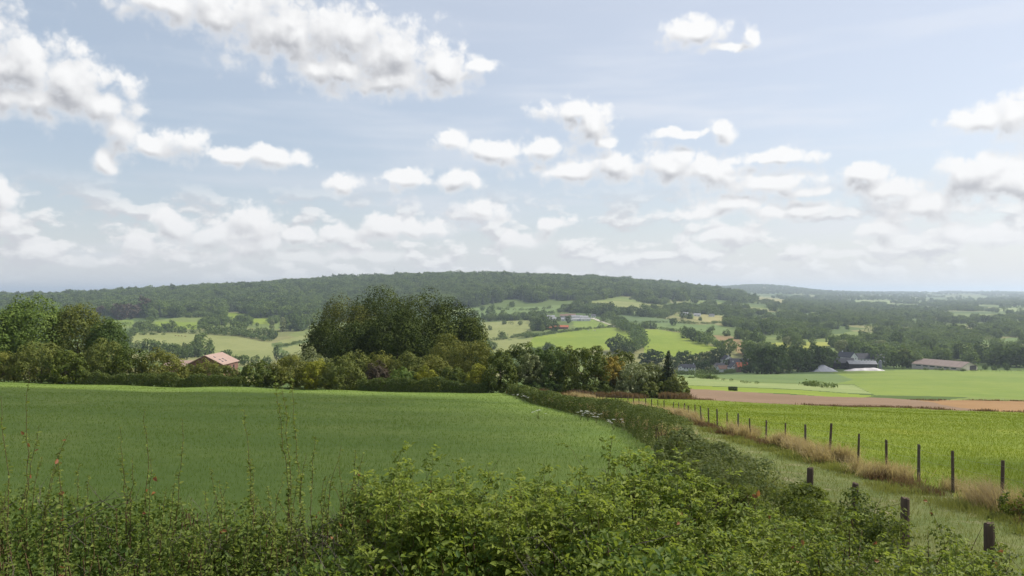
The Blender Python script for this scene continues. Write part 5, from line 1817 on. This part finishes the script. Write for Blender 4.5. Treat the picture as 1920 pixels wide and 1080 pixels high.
def house(name, label, loc, rz, w, l, hw, hr, wall, roof, windows=(), chimney=None, group=None, cat='house', skylights=(), door_or_dark_opening=None):
    """gabled house: width w across the gable (x), length l along the ridge (y), walls hw, roof rise hr; its gable faces -y.
    windows: (side 'f','r','l', u from the middle, height of the centre, width, height)"""
    o = empty(name, loc, rz)
    a, b = w / 2, l / 2
    V = [(-a, -b, -1.5), (a, -b, -1.5), (a, b, -1.5), (-a, b, -1.5), (-a, -b, hw), (a, -b, hw), (a, b, hw), (-a, b, hw), (0, -b, hw + hr), (0, b, hw + hr)]
    link('wall', pymesh('wall', V, [(0, 1, 5, 8, 4), (2, 3, 7, 9, 6), (1, 2, 6, 5), (3, 0, 4, 7), (0, 3, 2, 1)]), o, WALLM[wall])
    e, t = .35, .18
    k = hr / a
    rV, rF = [], []
    for s in (-1, 1):
        i = len(rV)
        x1 = s * (a + e)
        z1 = hw - k * e + .06
        for yy in (-b - e, b + e):
            rV += [(0, yy, hw + hr + .06), (x1, yy, z1), (x1, yy, z1 + t), (0, yy, hw + hr + .06 + t)]
        q = [(0, 1, 2, 3), (4, 7, 6, 5), (3, 2, 6, 7), (0, 4, 5, 1), (1, 5, 6, 2)]
        rF += [tuple(i + j for j in f) for f in q]
    ro = link('roof', pymesh('roof', rV, rF), o, ROOFM[roof])
    if chimney:
        cx, cy = chimney
        V, Fc = box(cx - .4, cx + .4, cy - .4, cy + .4, hw + hr * .5, hw + hr + 1.1)
        link('chimney', pymesh('chimney', V, Fc), ro, WALLM[wall])
    for (sx, u, v) in skylights:
        x = sx * a * u
        z = hw + hr * (1 - u) + .27
        sl = math.atan2(hr, a)
        V, Fc = box(-.33, .33, -.3, .3, -.03, .05)
        sk = link('skylight', pymesh('skylight', V, Fc), ro, GLASS)
        sk.location = (x, v, z)
        sk.rotation_euler = (0, sx * sl, 0)
    for (sd, u, zc, ww, wh) in windows:
        if sd == 'f':
            V, Fc = box(u - ww / 2, u + ww / 2, -b - .05, -b + .1, zc - wh / 2, zc + wh / 2)
            S, SF = box(u - ww / 2 - .12, u + ww / 2 + .12, -b - .14, -b + .05, zc - wh / 2 - .14, zc - wh / 2 - .02)
        else:
            s = 1 if sd == 'r' else -1
            x0, x1 = sorted((s * (a - .1), s * (a + .05)))
            V, Fc = box(x0, x1, u - ww / 2, u + ww / 2, zc - wh / 2, zc + wh / 2)
            x0, x1 = sorted((s * (a - .05), s * (a + .14)))
            S, SF = box(x0, x1, u - ww / 2 - .12, u + ww / 2 + .12, zc - wh / 2 - .14, zc - wh / 2 - .02)
        wi = link('window', pymesh('window', V, Fc), o, GLASS)
        link('sill', pymesh('sill', S, SF), wi, TRIM)
    if door_or_dark_opening:
        sd, u, ww, wh = door_or_dark_opening
        if sd == 'f':
            V, Fc = box(u - ww / 2, u + ww / 2, -b - .06, -b + .1, 0, wh)
        else:
            s = 1 if sd == 'r' else -1
            x0, x1 = sorted((s * (a - .1), s * (a + .06)))
            V, Fc = box(x0, x1, u - ww / 2, u + ww / 2, 0, wh)
        link('door_or_dark_opening', pymesh('door_or_dark_opening', V, Fc), o, WALLM['dark'])
    tag(o, label, cat, group)
    return o


def build_houses():
    # brick house beyond the meadow hedge: gable to us, tiled slope to the sun
    d = 241
    zr = -19.3
    g = zr - 2.55 - 2.9
    house('brick_house', 'brick house with pale pink tiled roof behind the meadow hedge', (-91.2, d, g), math.radians(-1.5), 10.4, 12.6, 2.9, 2.55, 'brick', 'pink',
          [('f', 1.6, 1.5, 1.1, 1.2), ('f', -1.6, 1.5, 1.1, 1.2), ('r', -3.2, 1.5, 1.2, 1.5), ('r', 2.6, 1.5, 1.0, 1.3)], None, None, 'house',
          [(1, .32, -3.4), (1, .62, -3.2), (1, .80, -3.6), (1, .60, -.6), (1, .78, -.8)], ('r', -.4, 1.1, 2.1))
    house('garden_shed', 'low annex with pink tiled roof left of the brick house', (-101.5, 241, g + .1), math.radians(86), 6.0, 8.0, 2.0, 1.3, 'brick', 'pink', [('r', 1.0, 1.2, 1.0, .9)], None, None, 'annex')
    # white houses of the hamlet in the valley
    def at(px, py, dmin=400):
        return ground_at(px, py, dmin)
    G = 'houses of the valley hamlet'
    X, Y, Z = at(1292, 700)
    wins = [('f', u, 4.6, .95, 1.3) for u in (-3.6, -1.2, 1.2, 3.7)] + [('f', u, 1.7, .95, 1.4) for u in (-1.0, 1.2, 3.7)]

    def long_house(label, px, py, length, depth, hw, hr, wall, roof, rz, wins=(), chim=None, cat='house', name='farm_house', dmin=400, group=G):
        """house whose long side faces us: the gable house turned a quarter"""
        X, Y, Z = at(px, py, dmin)
        w2 = [('l', -u if True else u, zc, ww, wh) for (_, u, zc, ww, wh) in wins]
        return house(name, label, (X, Y + depth / 2, Z), rz + math.radians(90), depth, length, hw, hr, wall, roof, w2, chim, group, cat)
    long_house('white two storey house with slate roof in the hamlet', 1292, 700.5, 11.5, 7, 5.4, 2.6, 'white', 'slate', math.radians(-4), wins, (0, -4.6))
    house('farm_house', 'narrow white wing at the left of the two storey house', (at(1276, 699)[0], Y + 6, Z), math.radians(-6), 5.2, 7, 5.0, 2.2, 'white', 'slate', [('f', -.9, 4.2, .8, 1.1), ('f', .9, 4.2, .8, 1.1), ('f', -.9, 1.6, .8, 1.2)], None, G)
    X, Y, Z = at(1379, 697)
    house('farm_house', 'white gabled house with three small upper windows', (X, Y + 5, Z), math.radians(5), 8.6, 9, 3.6, 4.2, 'white', 'slate', [('f', -1.7, 4.6, .85, 1.3), ('f', 0, 4.8, .85, 1.5), ('f', 1.7, 4.6, .85, 1.3), ('f', 1.3, 1.6, 2.2, 1.9), ('f', -2.4, 1.6, .9, .9)], (0, 2), G)
    long_house('low white wing with brown roof left of the gabled house', 1357, 697.5, 10, 6, 2.8, 2.6, 'white', 'brown', math.radians(14), [('f', 3.4, 1.5, 1.0, 1.1)])
    X, Y, Z = at(1366, 684)
    house('farm_house', 'white gable with chimney standing higher behind the hamlet', (X, Y + 6, Z + 2), math.radians(8), 9.4, 10, 3.0, 3.6, 'white', 'slate', [], (0, -3.5), G)
    long_house('long dark slate roofed house behind the gabled one', 1387, 687, 18, 8, 2.6, 4.6, 'dark', 'slate', math.radians(4))
    long_house('brick barn with orange brown roof beside the dark copse', 1393, 697.5, 9, 8, 4.4, 3.4, 'brown', 'red', math.radians(2), [], None, 'barn', 'barn')
    long_house('pale wall of a cottage with two white window bays', 1350, 690, 9, 5, 2.4, 2.0, 'cream', 'slate', math.radians(10), [('f', -1.6, 1.3, .9, 1.0), ('f', 1.6, 1.3, .9, 1.0)])
    # farm
    GF = 'farm buildings at the valley floor'
    long_house('dark brick farm building left of the black barn', 1582, 692, 20, 12, 5.2, 3.6, 'dark', 'slate', math.radians(-8), [('f', 2.5, 3, 1.2, 1.2)], None, 'barn', 'barn', group=GF)
    X, Y, Z = at(1604, 684)
    house('farm_house', 'white farmhouse gable under a dark roof behind the black barn', (X - 2, Y + 14, Z + 2), math.radians(28), 10, 16, 4.2, 4.4, 'white', 'slate', [('f', -2, 3, .9, 1.3), ('f', 2, 3, .9, 1.3)], (0, 5), GF)
    long_house('long dark roofed farm range behind the black barn', 1634, 682, 26, 11, 4.6, 4.6, 'white', 'slate', math.radians(-3), [('f', u, 3.2, 1.0, 1.2) for u in (-9, -6, -3, 0, 3, 6)], None, 'barn', 'barn', group=GF)
    long_house('low black barn with grey roof in front of the farm range', 1619, 692.5, 23, 9, 4.4, 2.4, 'dark', 'grey', math.radians(-3), [], None, 'barn', 'barn', group=GF)
    # long barn with sheet roof: gable end turned to us at its right end
    X, Y, Z = at(1817, 694.5)
    o = house('long_barn', 'long livestock barn with pale brown sheet roof and open gable', (X - 10, Y + 19, Z), math.radians(30), 23, 42, 2.6, 3.9, 'cream', 'sheet', [('l', -15 + 6 * i, 1.6, 4.2, .9) for i in range(6)], None, GF, 'barn', (), ('f', 5.2, 9.0, 3.6))  # dark slab on the gable stands in for the shade inside the opening
    # silo
    X, Y, Z = at(1652.5, 691)
    V, Fc = tube([(0, 0, -1), (0, 0, 6.0), (0, 0, 6.6), (0, 0, 7.4)], [1.35, 1.35, 1.0, .1], 16)
    s = link('silo', npmesh('silo', V, Fc), None, ROOFM['grey'])
    s.location = (X, Y + 2, Z)
    tag(s, 'small pale grey silo at the end of the black barn', 'silo')
    # heap under grey sheeting and the white clamp beside it
    def heap(name, label, px0, px1, py, hgt, mat, seed, peak):
        a, b = at(px0, py), at(px1, py)
        L = b[0] - a[0]
        u, v = np.meshgrid(np.linspace(0, 1, 40), np.linspace(-1, 1, 18))
        if peak:
            h = np.clip(1 - np.maximum(np.abs(u - .5) * 2, np.abs(v)) ** 1.05, 0, 1)
        else:
            h = np.minimum(1, 4 * np.minimum(u, 1 - u)) ** .6 * np.sqrt(np.clip(1 - v * v, 0, 1)) * (.6 + .5 * u)
        x = a[0] + u * L
        y = a[1] + 7 + v * 7
        z = height(x.ravel(), y.ravel()).reshape(x.shape) + h * hgt - .25 + (vnoise(np.c_[x.ravel() / 2.2, y.ravel() / 2.2], seed).reshape(x.shape) - .5) * .5 * (h > .05)
        n, m = x.shape
        I = np.arange(n * m).reshape(n, m)
        c = np.array([x.mean(), y.mean(), z.min()])
        o = link(name, npmesh(name, np.c_[x.ravel(), y.ravel(), z.ravel()] - c, np.stack([I[:-1, :-1], I[:-1, 1:], I[1:, 1:], I[1:, :-1]], -1).reshape(-1, 4), smooth=True), None, mat)
        o.location = c
        tag(o, label, 'heap')
    heap('covered_heap', 'pointed heap under pale grey sheeting beside the dark copse', 1524, 1582, 697, 6.2, plain_mat('sheeting_grey', (.36, .37, .41), (.28, .29, .33), .5, .6, .3), 5, True)
    heap('silage_clamp', 'long low clamp under whitish sheeting in front of the black barn', 1590, 1676, 696, 2.6, plain_mat('sheeting_white', (.50, .48, .47), (.34, .31, .30), .35, .6, .3), 6, False)
    heap('rubble_heap', 'small pale heap at the foot of the dark copse', 1458, 1480, 699, 3.6, plain_mat('heap_pale', (.34, .29, .24), (.22, .19, .16), .5, .9, .1), 7, True)
    # hill village
    GV = 'houses of the hill village'
    rng = random.Random(12)
    for i, (px, py, ln, wl, rf, lb) in enumerate([
            (1033, 597, 15, 'white', 'grey', 'whitewashed cottage at the left end of the hill village'), (1036, 601, 14, 'cream', 'grey', 'low pale building below the left village cottage'),
            (1052, 600, 16, 'white', 'slate', 'small white house left of the village centre'), (1058, 595, 16, 'cream', 'brown', 'pale gabled house in the village centre'),
            (1070, 594, 20, 'cream', 'brown', 'largest village house with a broad pale roof'), (1060, 602, 15, 'white', 'grey', 'low white shed below the village centre'),
            (1082, 597, 22, 'white', 'grey', 'long white building right of the village centre'), (1078, 602, 22, 'white', 'grey', 'long low white shed under the village'),
            (1095, 598, 16, 'white', 'grey', 'white building at the right end of the village'), (1098, 602, 18, 'white', 'grey', 'long low white wall building at the lane'),
            (1113, 595, 9, 'white', 'slate', 'tiny white house beside the lane top'), (1028, 618, 14, 'brick', 'red', 'small house with red roof inside the copse'),
            (1053, 617, 22, 'brick', 'red', 'larger house with red tiled roof beside the copse'), (1160, 587, 9, 'white', 'slate', 'small white house in the tree belt'),
            (1250, 590, 14, 'white', 'slate', 'pale house among trees right of the maize field'), (1285, 591, 14, 'white', 'grey', 'white shed beside trees near the yellowish field'), (1308, 593, 14, 'white', 'grey', 'white building at the left end of the yellowish field'),
            (1335, 594, 10, 'white', 'slate', 'small white house above the yellowish field'), (1397, 586, 18, 'pink', 'brown', 'pinkish house among the valley trees'), (1653, 592, 16, 'white', 'grey', 'tiny far white building among trees'),
            (252, 588, 13, 'pink', 'pink', 'small pinkish house among the copper trees')]):
        long_house(lb, px, py, ln, 8, 3.2, 2.6, wl, rf, rng.uniform(-.3, .3), [('f', -ln * .25, 1.6, 1.2, 1.3), ('f', ln * .2, 1.6, 1.2, 1.3)], None, 'house', 'village_house', 700, GV)
    # dark clipped block on the green strip, radio mast on the ridge
    X, Y, Z = at(1375, 732.5, 140)
    hedge_strip('clipped_bush', 'dark box shaped bush standing beyond the brown field', [(X - .95, Y + .4), (X, Y + .4), (X + .95, Y + .4)], 1.0, .92, 2600, .04, 95, 'spruce', None, .05, 'bush')
    X, Y = (739 - CX) / F * 2640, 2640
    Z = hz(X, Y)
    parts = [tube([(0, 0, 0), (0, 0, 34), (0, 0, 52)], [.5, .4, .16], 6)]
    for zz in (20, 34, 44):
        parts.append(tube([(-1.2, 0, zz), (1.2, 0, zz)], [.15, .15], 4))
    V, Fc = join(parts)
    o = link('radio_mast', npmesh('radio_mast', V, Fc), None, WIRE)
    o.location = (X, Y, Z)
    tag(o, 'thin radio mast rising above the ridge wood', 'mast')


build_houses()


# ------------------------------------------------------------------ cattle on the far pastures
def cow_mesh():
    P = [(0, 0, 1.15, .36), (.55, 0, 1.18, .37), (1.0, 0, 1.22, .30), (1.35, 0, 1.38, .17), (1.65, 0, 1.30, .13), (1.85, 0, 1.12, .09), (-.55, 0, 1.17, .36), (-.85, 0, 1.2, .22),
         (-.95, 0, .8, .04), (-.97, 0, .5, .03)]
    E = [(0, 1), (1, 2), (2, 3), (3, 4), (4, 5), (0, 6), (6, 7), (7, 8), (8, 9)]
    for (x, y, src, bk) in ((.85, .2, 2, 0), (.85, -.2, 2, 0), (-.68, .2, 6, -.1), (-.68, -.2, 6, -.1)):
        i = len(P)
        P += [(x, y, .8, .15), (x + bk, y, .42, .075), (x, y, .04, .07)]
        E += [(src, i), (i, i + 1), (i + 1, i + 2)]
    for y in (.16, -.16):
        P.append((1.45, y, 1.45, .035))
        E.append((3, len(P) - 1))
    me = bpy.data.meshes.new('cow')
    me.from_pydata([p[:3] for p in P], E, [])
    o = bpy.data.objects.new('cow', me)
    COL.objects.link(o)
    m = o.modifiers.new('skin', 'SKIN')
    m.use_smooth_shade = True
    sv = me.skin_vertices[0].data if me.skin_vertices else None
    if sv is None:
        bpy.context.view_layer.objects.active = o
        me.attributes
        bpy.ops.mesh.customdata_skin_add()
        sv = me.skin_vertices[0].data
    for v, p in zip(sv, P):
        v.radius = (p[3], p[3])
    sv[0].use_root = True
    ss = o.modifiers.new('sub', 'SUBSURF')
    ss.levels = ss.render_levels = 1
    dg = bpy.context.evaluated_depsgraph_get()
    out = bpy.data.meshes.new_from_object(o.evaluated_get(dg))
    bpy.data.objects.remove(o)
    return out


def build_cows():
    base = cow_mesh()
    for col, grp, pts in (('brown', 'brown cattle on the broad olive field', [(329, 630.5), (335, 630.5), (341, 631), (348, 631.5)]), ('white', 'white cattle on the bright hillside field', [(1103, 620), (1112, 620), (1116, 621)])):
        m = base.copy()
        m.materials.clear()
        m.materials.append(plain_mat('hide_' + col, (.20, .10, .05) if col == 'brown' else (.68, .65, .60), None, 1.5, .8, .1))
        for i, (px, py) in enumerate(pts):
            X, Y, Z = ground_at(px, py, 600)
            o = link('cow', m)
            o.location = (X, Y, Z)
            o.rotation_euler = (0, 0, i * 1.3)
            tag(o, '%s cow grazing on the %s, %s' % (col, 'broad olive field' if col == 'brown' else 'bright hillside field', 'leftmost' if i == 0 else ORD[i] + ' from left'), 'cow', grp)


build_cows()

# ------------------------------------------------------------------ clouds overhead (outside the picture) whose shadows lie on the land
CLOUDM, _N = new_mat('cloud_mat')
_d = _N.n('ShaderNodeBsdfDiffuse')
_d.inputs[0].default_value = (.9, .9, .9, 1)
_t = _N.n('ShaderNodeBsdfTranslucent')
_t.inputs[0].default_value = (.9, .9, .9, 1)
_m = _N.n('ShaderNodeMixShader')
_m.inputs[0].default_value = .25
_N.t.links.new(_d.outputs[0], _m.inputs[1])
_N.t.links.new(_t.outputs[0], _m.inputs[2])
_tp = _N.n('ShaderNodeBsdfTransparent')      # thin cloud: part of the sunlight comes straight through
_m2 = _N.n('ShaderNodeMixShader')
_m2.inputs[0].default_value = .48
_N.t.links.new(_m.outputs[0], _m2.inputs[1])
_N.t.links.new(_tp.outputs[0], _m2.inputs[2])
finish(_N, _m2.outputs[0])


def cloud(label, outline, zg, alt, thick, cell, seed):
    """flat based cumulus standing towards the sun from the patch of ground (outline) that it shades"""
    poly = np.array(outline, float)
    x0, y0 = poly.min(0) - 4 * cell
    x1, y1 = poly.max(0) + 4 * cell
    gx, gy = np.meshgrid(np.arange(x0, x1, cell), np.arange(y0, y1, cell))
    wx = gx + (vnoise(np.c_[gx.ravel(), gy.ravel()] / (cell * 4), seed).reshape(gx.shape) - .5) * cell * 3
    wy = gy + (vnoise(np.c_[gx.ravel(), gy.ravel()] / (cell * 4), seed + 1).reshape(gx.shape) - .5) * cell * 3
    ins = in_poly(wx, wy, outline)
    # distance to the outline, roughly, by repeated erosion
    dist = ins.astype(float)
    cur = ins.copy()
    for _ in range(10):
        c2 = cur.copy()
        for ax, sh in ((0, 1), (0, -1), (1, 1), (1, -1)):
            c2 &= np.roll(cur, sh, ax)
        cur = c2
        dist += cur
    hgt = thick * np.sqrt(dist / 11) * (.5 + vnoise(np.c_[gx.ravel(), gy.ravel()] / (cell * 3.2), seed + 2).reshape(gx.shape))
    off = np.array([SUN.x, SUN.y]) / SUN.z * (alt - zg)
    n, m = gx.shape
    I = np.arange(n * m).reshape(n, m)
    cellin = ins[:-1, :-1] & ins[:-1, 1:] & ins[1:, 1:] & ins[1:, :-1]
    q = np.stack([I[:-1, :-1], I[:-1, 1:], I[1:, 1:], I[1:, :-1]], -1)[cellin]
    top = np.c_[(gx + off[0]).ravel(), (gy + off[1]).ravel(), (alt + hgt).ravel()]
    bot = top.copy()
    bot[:, 2] = alt - 1 - .12 * hgt.ravel()
    V = np.concatenate([top, bot])
    Fc = np.concatenate([q, q[:, ::-1] + n * m])
    u, inv = np.unique(Fc, return_inverse=True)
    o = link('cloud', npmesh('cloud', V[u], inv.reshape(-1, 4), smooth=True), None, CLOUDM)
    tag(o, label, 'cloud', None, 'stuff')


cloud('white cumulus high overhead shading the meadow', [(-190, 6), (-190, 92), (-90, 98), (-40, 103), (-3, 106), (3, 88), (5.0, 66), (5.4, 50), (5.0, 30), (4.4, 13), (0, 11), (-60, 10)], -8, 520, 22, 2.5, 31)
cloud('thin cloud wisp overhead shading the near end of the crop field', [(16, 37), (60, 28), (150, 20), (150, 2), (60, 6), (15, 16)], -6, 520, 8, 2.5, 33)
cloud('white cumulus high to the right shading the copse and hamlet', [(110, 560), (170, 520), (250, 560), (290, 640), (330, 720), (330, 800), (220, 820), (120, 800), (90, 680)], -72, 900, 60, 14.0, 35)


# ------------------------------------------------------------------ haze
def build_haze():
    V, Fc = box(-42000, 42000, -42000, 42000, ZMIN - 1.5, ZMAX + 60)
    m, N = new_mat('haze_air')
    pv = N.n('ShaderNodeVolumePrincipled')
    pv.inputs['Color'].default_value = (.74, .86, 1.0, 1)
    pv.inputs['Density'].default_value = 1.0e-4
    pv.inputs['Anisotropy'].default_value = .35
    out = N.n('ShaderNodeOutputMaterial')
    m.node_tree.links.new(pv.outputs[0], out.inputs['Volume'])
    o = link('haze', pymesh('haze', V, Fc), None, m)
    tag(o, 'thin bluish summer haze over the whole valley', 'haze', None, 'stuff')


build_haze()
